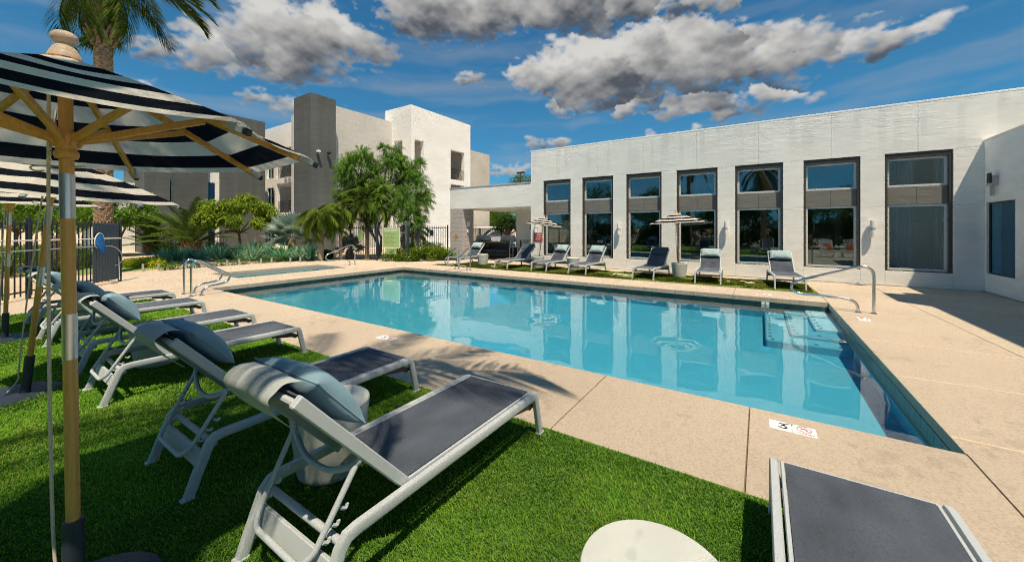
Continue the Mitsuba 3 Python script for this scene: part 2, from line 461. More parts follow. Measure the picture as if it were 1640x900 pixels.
# ------------------------------------------------------------------ setting: ground, deck, pool, spa, turf
Z_W = -.165
POOL = (-12.28, 1.22, 4.0, 10.52); SPA = (-16.25, -14.05, 5.3, 9.2)
DECK = Polygon([(-11.2, -2.6), (-13.0, .35), (-16.25, 3.05), (-17.4, 2.6), (-18.35, 3.45), (-18.95, 5.2), (-19.05, 8.2), (-18.55, 10.3), (-17.7, 11.55), (-14.1, 12.35), (-13.5, 14.4), (-13.5, 21.0), (-8.55, 21.0), (-8.55, 14.52), (13, 14.52), (13, -7), (-9, -7)])
b = .012
hole = lambda r: sbox(r[0], r[2], r[1], r[3])
TURF = Polygon([(-11.55, -6.9), (-11.55, 1.2), (-11.45, 2.65), (1.3, 2.66), (1.3, -6.9)]).buffer(.02)
TURF2 = Polygon([(-12.1, 11.88), (1.2, 11.80), (1.08, 13.75), (-9.8, 13.75), (-10.6, 13.2)])
base = DECK.difference(hole(POOL)).difference(hole(SPA))
struct('ground', cat([sheet(sbox(-700, -500, 700, 900).difference(DECK.buffer(-.02)), -.03)]), 'm_ground')
struct('pool_deck', ext(DECK.difference(hole(POOL).buffer(.014, join_style=2)).difference(hole(SPA).buffer(.014, join_style=2)), -.30, -.014), 'm_joint')
slabs = base.difference(TURF).difference(TURF2)
CUTS = [LineString(c) for c in (
    [(-.08, 2.5), (-.08, 4.05)], [(-1.40, 2.5), (-1.40, 4.05)], [(1.222, 2.0), (1.222, 4.02)], [(1.15, -8), (1.222, 2.68)], [(-6.8, 2.5), (-6.8, 4.05)],
    [(1.222, 10.4), (1.20, 11.85)], [(1.08, 13.6), (1.0, 14.6)], [(-.55, 10.4), (-.55, 11.95)], [(-3.6, 10.4), (-3.6, 12)], [(-6.6, 10.4), (-6.6, 12)],
    [(2.58, 14.6), (2.60, 12.2), (2.72, 7.3), (2.8, -8)], [(2.7, 12.1), (14, 12.1)], [(2.75, 7.33), (14, 7.3)], [(2.7, 2.5), (14, 2.5)],
    [(-12.3, 2.6), (-12.3, 4.02)], [(-12.3, 10.5), (-12.3, 12.1)], [(-13.45, 14.5), (-8.5, 14.5)], [(-15.6, 2.4), (-13.2, 5.2), (-13.2, 12.6)])]
gaps = unary_union([c.buffer(.006, cap_style=2) for c in CUTS])
for g in getattr(slabs.difference(gaps), 'geoms', [slabs]):
    if g.area > .02: part('pool_deck', 'slab', ext(g, -.10, 0.0), 'm_deck')
for (x0, y0, x1, y1) in ((1.225, 4.275, 2.70, 4.21), (1.225, 5.72, 2.70, 5.76), (1.225, 7.35, 2.70, 7.30)):
    part('pool_deck', 'seam', bar((x0, y0, .0005), (x1, y1, .0005), .018, .007), 'm_seam')

# pool basin: near, far, left, right walls, floor, tile band, steps
X0, X1, Y0, Y1 = POOL; b = .012; ZF = -.47
def basin(r, zf):
    x0, x1, y0, y1 = r
    return cat(box(x0 - .3, x1 + .3, y0 - .3, y1 + .3, zf - .2, zf), box(x0 - .3, x0 - b, y0 - .3, y1 + .3, zf, -.103), box(x1 + b, x1 + .3, y0 - .3, y1 + .3, zf, -.103),
               box(x0 - b, x1 + b, y0 - .3, y0 - b, zf, -.103), box(x0 - b, x1 + b, y1 + b, y1 + .3, zf, -.103))
struct('pool', basin(POOL, ZF), 'm_pool')
part('pool', 'grout_band', cat(box(X0 - .011, X0 - .0035, Y0 - .01, Y1 + .01, -.30, -.102), box(X1 + .0035, X1 + .011, Y0 - .01, Y1 + .01, -.30, -.102), box(X0, X1, Y1 + .0035, Y1 + .011, -.30, -.102)), 'm_grout')
tl = .152
tp = mikit.ply(cbox(-.0735, .0735, -.004, .004, -.0735, .0735, .002), 'm_tile')
for i in range(int((X1 - X0) / tl)): part('pool', 'tile', tp, None, M=mat((X0 + tl * (i + .5) + .02, Y1 + .0, -.178)))
for i in range(int((Y1 - Y0) / tl)): part('pool', 'tile', tp, None, M=mat((X1, Y1 - tl * (i + .5), -.178), 90))
for i in range(int((Y1 - Y0) / tl)): part('pool', 'tile', tp, None, M=mat((X0, Y1 - tl * (i + .5), -.178), 90))
for k, (sx, sy, sz) in enumerate(((.82, 8.7, -.205), (.45, 8.33, -.265), (.08, 7.95, -.335))):
    s = part('pool', 'step', cbox(sx, X1 + .01, sy, Y1 + .01, ZF - .05, sz, .02), 'm_step2' if k else 'm_step')
    px_ = [(sx + .07, y) for y in np.arange(sy + .25, Y1 - .1, .27)] + [(x, sy + .07) for x in np.arange(sx + .1, X1 - .05, .3)]
    part(s, 'edge_tiles', cat([cbox(x - .025, x + .025, y - .025, y + .025, sz - .004, sz + .004, .002) for x, y in px_]), 'm_navy')


def water(r, step, zw):
    x0, x1, y0, y1 = r[0] - b, r[1] + b, r[2] - b, r[3] + b
    nx, ny = int((x1 - x0) / step), int((y1 - y0) / step)
    X, Y = np.meshgrid(np.linspace(x0, x1, nx), np.linspace(y0, y1, ny), indexing='ij')
    r = np.random.default_rng(17); z = np.full_like(X, zw)
    for lam in np.geomspace(.32, 2.6, 22): a = r.uniform(0, np.pi); z += .00021 * lam ** .8 * np.sin((X * math.cos(a) + Y * math.sin(a)) * 2 * np.pi / lam + r.uniform(0, 6.3))
    i, j = np.meshgrid(np.arange(nx - 1), np.arange(ny - 1), indexing='ij'); k = i * ny + j
    return (np.stack([X, Y, z], -1).reshape(-1, 3), np.stack([k, k + ny, k + ny + 1, k + 1], -1).reshape(-1, 4))
struct('pool_water', water(POOL, .05, Z_W), 'm_water', True)
struct('spa_basin', basin(SPA, -.5), 'm_pool')
pass  # part('spa_basin', 'tile_band', cat(box(SPA[0] - .012, SPA[0] - .002, SPA[2], SPA[3], -.30, -.102), box(SPA[0], SPA[1], SPA[3] + .002, SPA[3] + .012, -.30, -.102)), 'm_tile')
part('spa_basin', 'bench', cat(box(SPA[0], SPA[0] + .45, SPA[2], SPA[3], -.49, -.30), box(SPA[0] + .45, SPA[1], SPA[3] - .45, SPA[3], -.49, -.30)), 'm_step')
struct('spa_water', water(SPA, .06, -.105), 'm_water', True)

# artificial turf: backing sheet and blades
struct('turf', ext(TURF, -.012, .004), 'm_turf')
struct('poolside_grass', ext(TURF2, -.012, .012), 'm_turf2')
struct('lawn', sheet(Polygon([(-19.6, 2.4), (-20.1, 5.0), (-22.0, 6.1), (-27, 6.2), (-27.5, 3.6), (-24, 1.2)]), -.018), 'm_lawn')


def blades(P, h, w, lean, cols, seed):
    r = np.random.default_rng(seed); n = len(P); Q = np.c_[P * 1.7, np.zeros(n)]; big = meshkit.fbm(Q, 3, 60); a = r.normal(0, 1.15, n) + meshkit.fbm(Q * .7 + 9, 3, 61) * 9.0; d = np.stack([np.cos(a), np.sin(a)], 1)
    hh = h * r.uniform(.6, 1.15, n); ln = lean * r.uniform(.2, 1.2, n) * h; wind = r.uniform(0, 2 * np.pi, n)
    s = np.stack([-d[:, 1], d[:, 0]], 1) * (w / 2)[:, None] if np.ndim(w) else np.stack([-d[:, 1], d[:, 0]], 1) * w / 2
    z0 = np.zeros((n, 1)); tip = np.c_[P + d * ln[:, None], hh]; m = .55
    v = np.stack([np.c_[P - s, z0], np.c_[P + s, z0], np.c_[P + s * .8 + d * (ln * .3)[:, None], hh * m], np.c_[P - s * .8 + d * (ln * .3)[:, None], hh * m], tip], 1)
    f = np.array([[0, 1, 2], [0, 2, 3], [3, 2, 4]]); F = (f[None] + (np.arange(n) * 5)[:, None, None]).reshape(-1, 3)
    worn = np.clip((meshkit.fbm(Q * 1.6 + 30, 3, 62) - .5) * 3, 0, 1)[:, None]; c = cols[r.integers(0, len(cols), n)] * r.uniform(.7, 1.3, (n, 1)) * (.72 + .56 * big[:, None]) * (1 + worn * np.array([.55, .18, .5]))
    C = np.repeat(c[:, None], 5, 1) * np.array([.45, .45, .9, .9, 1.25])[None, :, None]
    return v.reshape(-1, 3), F, C.reshape(-1, 3)


GC = np.array([(.11, .28, .018), (.135, .33, .025), (.16, .35, .035), (.085, .24, .02), (.23, .36, .055)])
N = 900000
q = np.c_[rng.uniform(-11.5, 1.25, N), rng.uniform(-.6, 2.66, N)]
dist = np.linalg.norm(np.c_[q, np.full(N, 1.6)], axis=1); dep = q @ FW[:2]
keep = (dep > .45) & (rng.uniform(0, 1, N) < np.clip((2.6 / dist) ** 1.5, .06, 1))
q, dist = q[keep], dist[keep]
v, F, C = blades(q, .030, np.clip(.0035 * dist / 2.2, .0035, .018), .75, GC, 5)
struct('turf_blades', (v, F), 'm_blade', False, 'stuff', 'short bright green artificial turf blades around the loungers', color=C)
N = 60000
q = np.c_[rng.uniform(-11.9, 1.1, N), rng.uniform(11.84, 13.7, N)]
from shapely import contains_xy
dry = meshkit.fbm(np.c_[q[:, 0] * .9, q[:, 1] * 1.7, q[:, 0] * 0], 3, 4)
q = q[contains_xy(TURF2, q[:, 0], q[:, 1]) & (dry < .60)]
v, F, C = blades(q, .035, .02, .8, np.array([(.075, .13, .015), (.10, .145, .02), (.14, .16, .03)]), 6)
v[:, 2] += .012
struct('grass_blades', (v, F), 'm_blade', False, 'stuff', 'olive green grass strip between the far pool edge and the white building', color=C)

# ------------------------------------------------------------------ clubhouse (right)
WY = 14.5
club = thing('clubhouse', 'long single-storey white block building with seven tall windows along the far side of the pool', 'building')
WX0 = [-7.90 + 1.80 * i for i in range(7)]; WW = 1.29; ZS, ZH, ZR = .42, 3.66, 4.97
cuts = [-8.53] + [x + WW / 2 for x in WX0] + [5.4, 7.2, 9.0, 13.0]
g = .003
for a, c in zip(cuts[:-1], cuts[1:]): part(club, 'wall_panel', cbox(a + g, c - g, WY, WY + .25, ZH, ZR, .004), 'm_block')
piers = [(-8.53, WX0[0])] + [(x + WW, x + 1.80) for x in WX0[:-1]] + [(WX0[-1] + WW, 4.72)]
for a, c in piers:
    part(club, 'wall_panel', cbox(a, c, WY, WY + .25, 2.21, ZH - g, .004), 'm_block')
    part(club, 'wall_panel', cbox(a, c, WY, WY + .25, .02, 2.21 - 2 * g, .004), 'm_block')
for x in WX0: part(club, 'wall_panel', cbox(x + g, x + WW - g, WY, WY + .25, .02, ZS, .004), 'm_block')
part(club, 'wall_core', cat([box(a - .0 + .03, c - .03, WY + .02, WY + .24, .0, ZH + .02) for a, c in piers] + [box(-8.5, 13, WY + .02, WY + .24, ZH + .01, ZR - .01), box(-8.5, 4.7, WY + .02, WY + .24, 0, ZS - .01)]), 'm_white')
part(club, 'coping', cbox(-8.55, 13, WY - .006, WY + .3, ZR + .002, ZR + .055, .008), 'm_coping')
part(club, 'side_wall', cbox(-8.53, -8.28, WY + .252, 21, 0, ZR, .004), 'm_block')
part(club, 'roof', box(-8.27, 13, WY + .26, 21, 4.3, 4.5), 'm_concrete')
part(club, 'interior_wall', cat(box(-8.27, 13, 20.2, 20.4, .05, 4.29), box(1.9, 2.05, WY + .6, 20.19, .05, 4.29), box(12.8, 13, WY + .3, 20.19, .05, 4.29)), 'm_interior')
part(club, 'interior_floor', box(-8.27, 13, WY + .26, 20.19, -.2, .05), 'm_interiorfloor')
for i, x in enumerate(WX0):
    a, c = x, x + WW
    w = part(club, 'window', cat(box(a + .001, a + .060, WY + .03, WY + .24, ZS + .001, ZH - .004), box(c - .060, c - .001, WY + .03, WY + .24, ZS + .001, ZH - .004), box(a + .061, c - .061, WY + .03, WY + .24, ZH - .13, ZH - .004), box(a + .061, c - .061, WY + .03, WY + .24, ZS + .001, ZS + .02)), 'm_bronze')
    for z0, z1 in ((2.74, 3.525), (.442, 2.245)):
        ia, ic = a + .062, c - .062; fw = .055
        part(w, 'glazing_frame', cat(box(ia, ia + fw, WY + .15, WY + .21, z0, z1), box(ic - fw, ic, WY + .15, WY + .21, z0, z1), box(ia + fw, ic - fw, WY + .15, WY + .21, z1 - fw, z1), box(ia + fw, ic - fw, WY + .15, WY + .21, z0, z0 + fw)), 'm_alu')
        part(w, 'pane', (np.array([(ia + fw, WY + .182, z0 + fw), (ic - fw, WY + .182, z0 + fw), (ic - fw, WY + .182, z1 - fw), (ia + fw, WY + .182, z1 - fw)]), np.array([[0, 1, 2, 3]])), 'm_glass')
    mid = (a + c) / 2
    part(w, 'spandrel', cat(cbox(a + .062, mid - .003, WY + .125, WY + .2, 2.25, 2.735, .003), cbox(mid + .003, c - .062, WY + .125, WY + .2, 2.25, 2.735, .003)), 'm_spandrel')
# things seen through the panes
for i, x in enumerate((-6.2, 2.98, 3.28, 4.02)):
    pts = [(x + .05 * k, (.06 if k % 2 else -.06)) for k in range(8 if i else 6)]
    P = np.array([(px, WY + .75 + py, z) for px, py in pts for z in (.1, 4.1)]); n = len(pts)
    f = [[2 * k, 2 * k + 2, 2 * k + 3, 2 * k + 1] for k in range(n - 1)]
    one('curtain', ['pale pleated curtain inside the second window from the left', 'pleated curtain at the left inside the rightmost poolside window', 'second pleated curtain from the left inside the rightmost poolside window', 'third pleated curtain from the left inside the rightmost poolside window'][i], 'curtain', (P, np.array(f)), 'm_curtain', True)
one('wall_screen', 'dark wall screen seen through the lower pane of the rightmost poolside window', 'screen', cbox(4.35, 5.15, 19.9, 20.19, 1.3, 1.9, .01), 'm_dark')
one('interior_partition', 'pale wall block inside the rightmost poolside window behind the upper pane', 'wall', cbox(5.3, 7.6, 18.2, 18.35, .05, 4.28, .01), 'm_white')
bike = thing('exercise_bike', 'exercise bike with a round fan wheel inside the second window from the left', 'exercise bike')
ring = lambda r, t, n=28: tube([(r * math.cos(a), 0, r * math.sin(a)) for a in np.linspace(0, 2 * np.pi, n)], t, 6)
part(bike, 'fan_wheel', cat(*[xf(ring(r, .012), mat((-5.75, 15.6, 1.05))) for r in (.27, .20, .10)], *[tube([(-5.75, 15.6, 1.05), (-5.75 + .27 * math.cos(a), 15.6, 1.05 + .27 * math.sin(a))], .007, 5) for a in np.arange(0, 6.28, .52)]), 'm_alu')
part(bike, 'frame', cat(tube([(-5.75, 15.6, 1.05), (-5.6, 15.7, .35), (-5.2, 15.8, .3)], .03), tube([(-5.3, 15.8, .3), (-5.35, 15.8, 1.0)], .025), box(-6.0, -5.5, 15.55, 15.65, .05, .12), box(-5.4, -5.1, 15.55, 16.0, .05, .12)), 'm_dark')
part(bike, 'handlebar', cat(tube([(-5.55, 15.5, .75), (-5.35, 15.45, 1.35)], .015), tube([(-5.55, 15.9, .75), (-5.35, 15.95, 1.35)], .015)), 'm_alu')
part(bike, 'saddle', xf(trimesh.creation.icosphere(2), mat((-5.33, 15.8, 1.04), 0, (.14, .09, .04))), 'm_dark')

# wing at the right, facing the pool
wing = thing('clubhouse_wing', 'lower white wing at the right edge with one blue window in the shade', 'building')
w_ = wall(11.72, WY - .003, .02, 3.78, 'x', 4.97, .25, ((13.12, 14.40, .47, 2.24),))
part(wing, 'wall', w_, 'm_block')
part(wing, 'coping', cbox(4.70, 5.0, 11.72, WY - .004, 3.783, 3.83, .008), 'm_coping')
part(wing, 'tall_block', cat(box(4.725, 11, 3.6, 11.715, .02, ZR), box(4.30, 4.724, 10.05, 11.40, 2.6, ZR)), 'm_block')
part(wing, 'roof', box(4.98, 11, 11.73, WY - .01, 3.4, 3.55), 'm_concrete')
wk = part(wing, 'window', cat(box(4.76, 4.80, 13.125, 13.16, .475, 2.235), box(4.76, 4.80, 14.36, 14.395, .475, 2.235), box(4.76, 4.80, 13.161, 14.359, 2.20, 2.235), box(4.76, 4.80, 13.161, 14.359, .475, .51)), 'm_bronze')
part(wk, 'pane', (np.array([(4.78, 13.16, .51), (4.78, 14.36, .51), (4.78, 14.36, 2.20), (4.78, 13.16, 2.20)]), np.array([[0, 1, 2, 3]])), 'm_glassblue')
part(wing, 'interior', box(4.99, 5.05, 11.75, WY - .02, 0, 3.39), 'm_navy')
pb = thing('power_box', 'grey electrical box with three short conduits on the shaded wing wall', 'electrical box')
zz = 2.62
part(pb, 'housing', cbox(4.60, 4.719, 13.80, 14.05, zz, zz + .24, .012), 'm_pipe')
part(pb, 'cover', cbox(4.56, 4.599, 13.76, 13.90, zz + .06, zz + .30, .008), 'm_dark')
for y in (13.85, 13.93, 14.01): part(pb, 'conduit', tube([(4.66, y, zz - .24), (4.66, y, zz - .001)], .016, 8), 'm_pipe')

lampp = Proto()
lampp.add('upper_shade', lathe([(.0005, .24), (.062, .24), (.066, .225), (.066, .03)], 24), 'm_signwhite', 40)
lampp.add('band', lathe([(.05, .035), (.058, .032), (.058, -.032), (.05, -.035)], 24), 'm_pipe', 40)
lampp.add('lower_shade', lathe([(.066, -.03), (.066, -.20), (.062, -.215), (.0005, -.215)], 24), 'm_signwhite', 40)
lampp.add('wall_plate', cbox(-.05, .05, .05, .105, -.09, .09, .006), 'm_pipe')
for x, z, lb in ((2.64, 1.58, 'white cylinder wall lamp between the two rightmost tall windows'), (-.945, 1.58, 'white cylinder wall lamp just right of the striped umbrella by the middle windows'),
                 (-4.55, 1.55, 'white cylinder wall lamp between the second and third windows from the left'), (-8.22, 1.62, 'white cylinder wall lamp above the red sign at the left end of the building')):
    lampp.place('wall_lamp', lb, 'wall lamp', mat((x, WY - .105, z)), 'cylinder lamps along the building')
rs = one('warning_sign', 'small red warning sign with white lettering left of the first window', 'sign', cbox(-8.36, -7.93, WY - .025, WY - .003, 1.03, 1.40, .004), 'm_signred')
RX = mat(); RX[:3, :3] = [[1, 0, 0], [0, 0, -1], [0, 1, 0]]
def put_text(parent, s, h, x, z, y, m, center=True, name='lettering', maxw=None):
    t = txt(s, h); w = t.extents[0]
    if maxw and w > maxw: t.apply_scale([maxw / w, 1, 1]); w = maxw
    t.apply_translation((-t.bounds[0][0] - (w / 2 if center else 0), 0, 0)); t.apply_transform(RX); t.apply_translation((x, y, z)); part(parent, name, t, m)
for s, z in (('WARNING', 1.29), ('NO LIFEGUARD', 1.19), ('ON DUTY', 1.09)): put_text(rs, s, .058, -8.145, z, WY - .026, 'm_signwhite', maxw=.34)
hb = thing('hose_reel', 'coiled grey hose on the deck at the foot of the white wall', 'hose')
part(hb, 'coil', tube([((.15 - .0016 * k) * math.cos(k * .35) + 2.36, WY - .22 + (.15 - .0016 * k) * math.sin(k * .35) * .7, .015 + .0011 * k + .006 * math.sin(k * 1.1)) for k in range(72)], .013, 6), 'm_frame', 60)
part(hb, 'nozzle', tube([(2.20, WY - .26, .02), (2.08, WY - .30, .02)], .016, 8), 'm_pipe', 40)

# ------------------------------------------------------------------ ramada between the buildings
ram = thing('ramada', 'white roofed breezeway with one stone block column left of the clubhouse', 'pavilion')
part(ram, 'fascia', cbox(-13.36, -8.535, WY + .004, WY + .3, 2.57, 3.60, .006), 'm_block')
part(ram, 'fascia_cap', cbox(-13.40, -8.536, WY - .015, WY + .35, 3.603, 3.66, .006), 'm_pipe')
part(ram, 'roof', box(-13.36, -8.535, WY + .31, 19.0, 2.60, 3.5), 'm_white')
part(ram, 'back_wall', cbox(-10.9, -8.535, 17.0, 17.25, 0, 2.599, .004), 'm_white')
for k in range(11):
    z0 = .0 + k * .2335; o = (k % 2) * .06
    part(ram, 'column_block', cbox(-13.36 + rng.uniform(0, .008), -12.48 - rng.uniform(0, .008), WY + .006 + rng.uniform(0, .006), WY + .86, z0 + .004, z0 + .2295, .007), 'm_concrete')
part(ram, 'column_core', box(-13.34, -12.5, WY + .03, WY + .84, 0, 2.568), 'm_dark')
one('switch_box', 'two small white boxes stacked on the side of the stone block column', 'electrical box', cat(cbox(-12.478, -12.42, WY + .3, WY + .44, 1.38, 1.55, .01), cbox(-12.478, -12.40, WY + .28, WY + .46, 1.68, 1.92, .01)), 'm_signwhite')
one('column_plaque', 'small yellow notice on the stone block column', 'sign', cbox(-13.02, -12.82, WY - .012, WY + .002, 1.12, 1.32, .004), 'm_wood')
rs2 = one('notice_board', 'small dark red notice on the shaded back wall of the breezeway', 'sign', cbox(-10.05, -9.75, 16.97, 16.997, 1.55, 2.05, .004), 'm_brown')
co = thing('grill_counter', 'brown outdoor kitchen counter under the breezeway', 'counter')
part(co, 'cabinet', cbox(-15.0, -11.5, 16.9, 17.55, 0, .80, .01), 'm_brown')
part(co, 'worktop', cbox(-15.05, -11.45, 16.84, 17.6, .802, .86, .008), 'm_beige')
for x in (-14.1, -13.2, -12.3): part(co, 'cabinet_door', cbox(x - .35, x + .35, 16.875, 16.898, .12, .72, .005), 'm_dark')
def grill(x, y, lb, z=.86):
    k = thing('barbecue_grill', lb, 'barbecue', 'grills on the outdoor kitchen counter'); a = np.linspace(0, np.pi, 12)
    sec = Polygon([(-.26, 0)] + [(-.26 * math.cos(t), .10 + .2 * math.sin(t)) for t in a] + [(.26, 0)])
    m = ext(sec, -.34, .34); v = m.vertices.copy(); m.vertices = np.c_[v[:, 2], v[:, 0], v[:, 1]]; m.fix_normals()
    part(k, 'lid', xf(m, mat((x, y, z + .06))), 'm_pipe', 30)
    part(k, 'firebox', cbox(x - .36, x + .36, y - .28, y + .28, z + .001, z + .058, .008), 'm_dark')
    part(k, 'handle', tube([(x - .25, y - .29, z + .2), (x + .25, y - .29, z + .2)], .014, 8), 'm_chrome')
    for dx in (-.2, 0, .2): part(k, 'knob', xf(trimesh.creation.cylinder(.022, .03, sections=12), mat((x + dx, y - .295, z + .03)) @ trimesh.transformations.rotation_matrix(np.pi / 2, [1, 0, 0])), 'm_chrome', 40)
grill(-13.25, 17.2, 'grey barbecue grill nearest the stone block column')
grill(-11.55, 17.2, 'grey barbecue grill at the right end of the counter')
def stool(x, y, rz, lb):
    k = thing('bar_stool', lb, 'bar stool', 'pale bar stools in the breezeway'); M = mat((x, y, 0), rz)
    part(k, 'seat', xf(cbox(-.2, .2, -.2, .2, .70, .735, .01), M), 'm_frame')
    part(k, 'backrest', xf(cbox(-.2, .2, .17, .2, .80, 1.02, .008), M), 'm_frame')
    for sx in (-1, 1):
        for sy in (-1, 1): part(k, 'leg', xf(bar((sx * .22, sy * .22, 0), (sx * .185, sy * .185, .70 if sy < 0 else 1.0), .03, .03, (1, 0, 0)), M), 'm_frame')
    part(k, 'footrest', xf(cat(bar((-.21, -.21, .28), (.21, -.21, .28), .025, .025), bar((-.21, .21, .28), (.21, .21, .28), .025, .025)), M), 'm_frame')
stool(-10.0, 15.5, 100, 'left pale bar stool in front of the breezeway back wall')
stool(-9.35, 15.7, 80, 'right pale bar stool beside the clubhouse corner')
bt = thing('bar_table', 'tall grey table behind the bar stools', 'table')
part(bt, 'tabletop', cbox(-10.2, -8.7, 16.1, 16.75, .98, 1.03, .008), 'm_pipe')
for x in (-10.1, -8.8):
    for y in (16.17, 16.68): part(bt, 'leg', cbox(x - .03, x + .03, y - .03, y + .03, 0, .978, .004), 'm_dark')
so = thing('patio_sofa', 'low black patio sofa in front of the outdoor kitchen', 'sofa')
part(so, 'base', cbox(-12.3, -10.7, 15.9, 16.6, .14, .34, .015), 'm_dark'); part(so, 'backrest', cbox(-12.3, -10.7, 16.45, 16.62, .345, .78, .02), 'm_dark')
for x in (-12.28, -11.48): part(so, 'cushion', cbox(x, x + .77, 15.88, 16.43, .343, .47, .04), 'm_navyfabric', 40)
for x in (-12.42, -10.69): part(so, 'armrest', cbox(x, x + .11, 15.9, 16.6, .14, .60, .015), 'm_dark')
for x in (-12.25, -10.8):
    for y in (15.95, 16.5): part(so, 'leg', cbox(x, x + .05, y, y + .05, 0, .139, .004), 'm_dark')

# ------------------------------------------------------------------ apartment building (left, three storeys)
apt = thing('apartment_building', 'three-storey white apartment block with dark grey towers behind the palms', 'building')
part(apt, 'tower', box(-28.8, -26.5, 14.48, 16.36, -.1, 11.18), 'm_grey')
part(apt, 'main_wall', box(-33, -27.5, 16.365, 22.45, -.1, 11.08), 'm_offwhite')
part(apt, 'corner_block', wall(22.3, 30.2, -.1, 12.2, 'x', -25.0, .4, ((22.68, 23.76, .3, 9.33), (27.25, 29.27, 6.35, 9.22), (27.25, 29.27, 3.2, 5.9))), 'm_white')
part(apt, 'corner_block_end', wall(-28.4, -25.402, -.1, 12.2, 'y', 22.3, .4, ((-27.2, -26.12, .3, 9.33),)), 'm_white')
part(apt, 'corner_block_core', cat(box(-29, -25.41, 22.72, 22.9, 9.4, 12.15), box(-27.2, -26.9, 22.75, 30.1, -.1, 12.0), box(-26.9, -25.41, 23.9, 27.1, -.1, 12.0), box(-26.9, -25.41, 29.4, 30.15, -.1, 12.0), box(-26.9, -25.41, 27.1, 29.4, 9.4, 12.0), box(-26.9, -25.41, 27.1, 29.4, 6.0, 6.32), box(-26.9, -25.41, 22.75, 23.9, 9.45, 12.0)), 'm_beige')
part(apt, 'rear_block', box(-33, -27.6, 30.22, 37.0, -.1, 10.5), 'm_beige')
def rail(parent, p, q_, z0, z1, mname='m_dark', step=.14, r=.012):
    p, q_ = np.array(p, float), np.array(q_, float); n = max(2, int(np.linalg.norm(q_ - p) / step)); ms = [bar((*p, z1), (*q_, z1), .04, .04), bar((*p, z0 + .05), (*q_, z0 + .05), .03, .03)]
    for t in np.linspace(0, 1, n): c = p + (q_ - p) * t; ms.append(box(c[0] - r, c[0] + r, c[1] - r, c[1] + r, z0 + .03, z1))
    return part(parent, 'balcony_railing', cat(ms), mname)
rail(apt, (-25.12, 27.27), (-25.12, 29.25), 6.36, 7.4)
wi = part(apt, 'window', box(-26.88, -26.84, 27.5, 29.1, 6.4, 8.6), 'm_bronze'); part(wi, 'pane', (np.array([(-26.83, 27.6, 6.5), (-26.83, 29.0, 6.5), (-26.83, 29.0, 8.5), (-26.83, 27.6, 8.5)]), np.array([[0, 1, 2, 3]])), 'm_glassblue')
hs = [(-35.6, -32.9, z, z + 2.55) for z in (.05, 2.95, 5.95)]
part(apt, 'balcony_wall', wall(-38.0, -28.9, -.1, 10.55, 'y', 16.4, .3, hs + [(-37.3, -36.1, z + .2, z + 2.35) for z in (.05, 2.85, 5.85)]), 'm_white')
part(apt, 'balcony_back', box(-48, -32.5, 18.2, 18.4, -.1, 10.5), 'm_beige')
for z in (2.62, 5.52, 8.55): part(apt, 'balcony_floor', box(-37.9, -32.5, 16.71, 18.19, z, z + .28), 'm_white')
for z in (.05, 2.95, 5.95):
    rail(apt, (-35.55, 16.55), (-32.95, 16.55), z, z + 1.0)
    wi = part(apt, 'window', box(-34.9, -33.1, 18.14, 18.19, z, z + 2.1), 'm_bronze'); part(wi, 'pane', (np.array([(-34.85, 18.13, z + .05), (-33.15, 18.13, z + .05), (-33.15, 18.13, z + 2.0), (-34.85, 18.13, z + 2.0)]), np.array([[0, 1, 2, 3]])), 'm_glassblue')
    wi = part(apt, 'window', cat(box(-37.3, -37.24, 16.55, 16.62, z + .2, z + 2.3), box(-36.16, -36.1, 16.55, 16.62, z + .2, z + 2.3), box(-36.75, -36.69, 16.55, 16.62, z + .2, z + 2.3)), 'm_bronze'); part(wi, 'pane', (np.array([(-37.24, 16.6, z + .15), (-36.16, 16.6, z + .15), (-36.16, 16.6, z + 2.3), (-37.24, 16.6, z + 2.3)]), np.array([[0, 1, 2, 3]])), 'm_glassblue')
    part(apt, 'curtain', box(-37.2, -36.2, 16.75, 16.78, z + .2, z + 2.3), 'm_curtain')
for x in (-33.9, -33.3): part(apt, 'wall_vent', cbox(x - .2, x + .2, 16.33, 16.396, 6.0 - .28, 6.0 - .02, .01), 'm_pipe')
for a, c in ((7.5, 8.81), (9.01, 10.96), (11.73, 14.8)): part(apt, 'grey_wall', box(-39, -34, a, c, -.1, 10.3), 'm_grey')
for a, c in ((8.812, 9.008), (10.962, 11.728)):
    part(apt, 'slot_wall', box(-39, -34.25, a, c, -.1, 9.9), 'm_white')
    for z in (.3, 3.3, 6.3):
        wi = part(apt, 'window', box(-34.25, -34.22, a + .05 * (c - a), a + .62 * (c - a), z, z + 1.7), 'm_bronze'); part(wi, 'pane', (np.array([(-34.21, a + .08 * (c - a), z + .05), (-34.21, a + .58 * (c - a), z + .05), (-34.21, a + .58 * (c - a), z + 1.65), (-34.21, a + .08 * (c - a), z + 1.65)]), np.array([[0, 1, 2, 3]])), 'm_glassblue')
rail(apt, (-33.2, 8.3), (-33.2, 9.1), 0, .95); rail(apt, (-33.2, 10.7), (-33.2, 11.8), 0, .95)
part(apt, 'low_wing', box(-42, -36, 5.9, 7.48, -.1, 4.7), 'm_white')
for dy, z in ((14.9, 7.0), (15.7, 7.0)):
    fl = thing('wall_floodlight', f'small dark floodlight on the grey tower, {"left" if dy < 15.2 else "right"} of the pair', 'floodlight', 'floodlights on the grey tower')
    part(fl, 'arm', tube([(-26.49, dy, z - .1), (-26.3, dy, z)], .025, 6), 'm_dark'); part(fl, 'head', cbox(-26.42, -26.12, dy - .1, dy + .1, z, z + .14, .02), 'm_signwhite' if dy < 15.2 else 'm_dark')

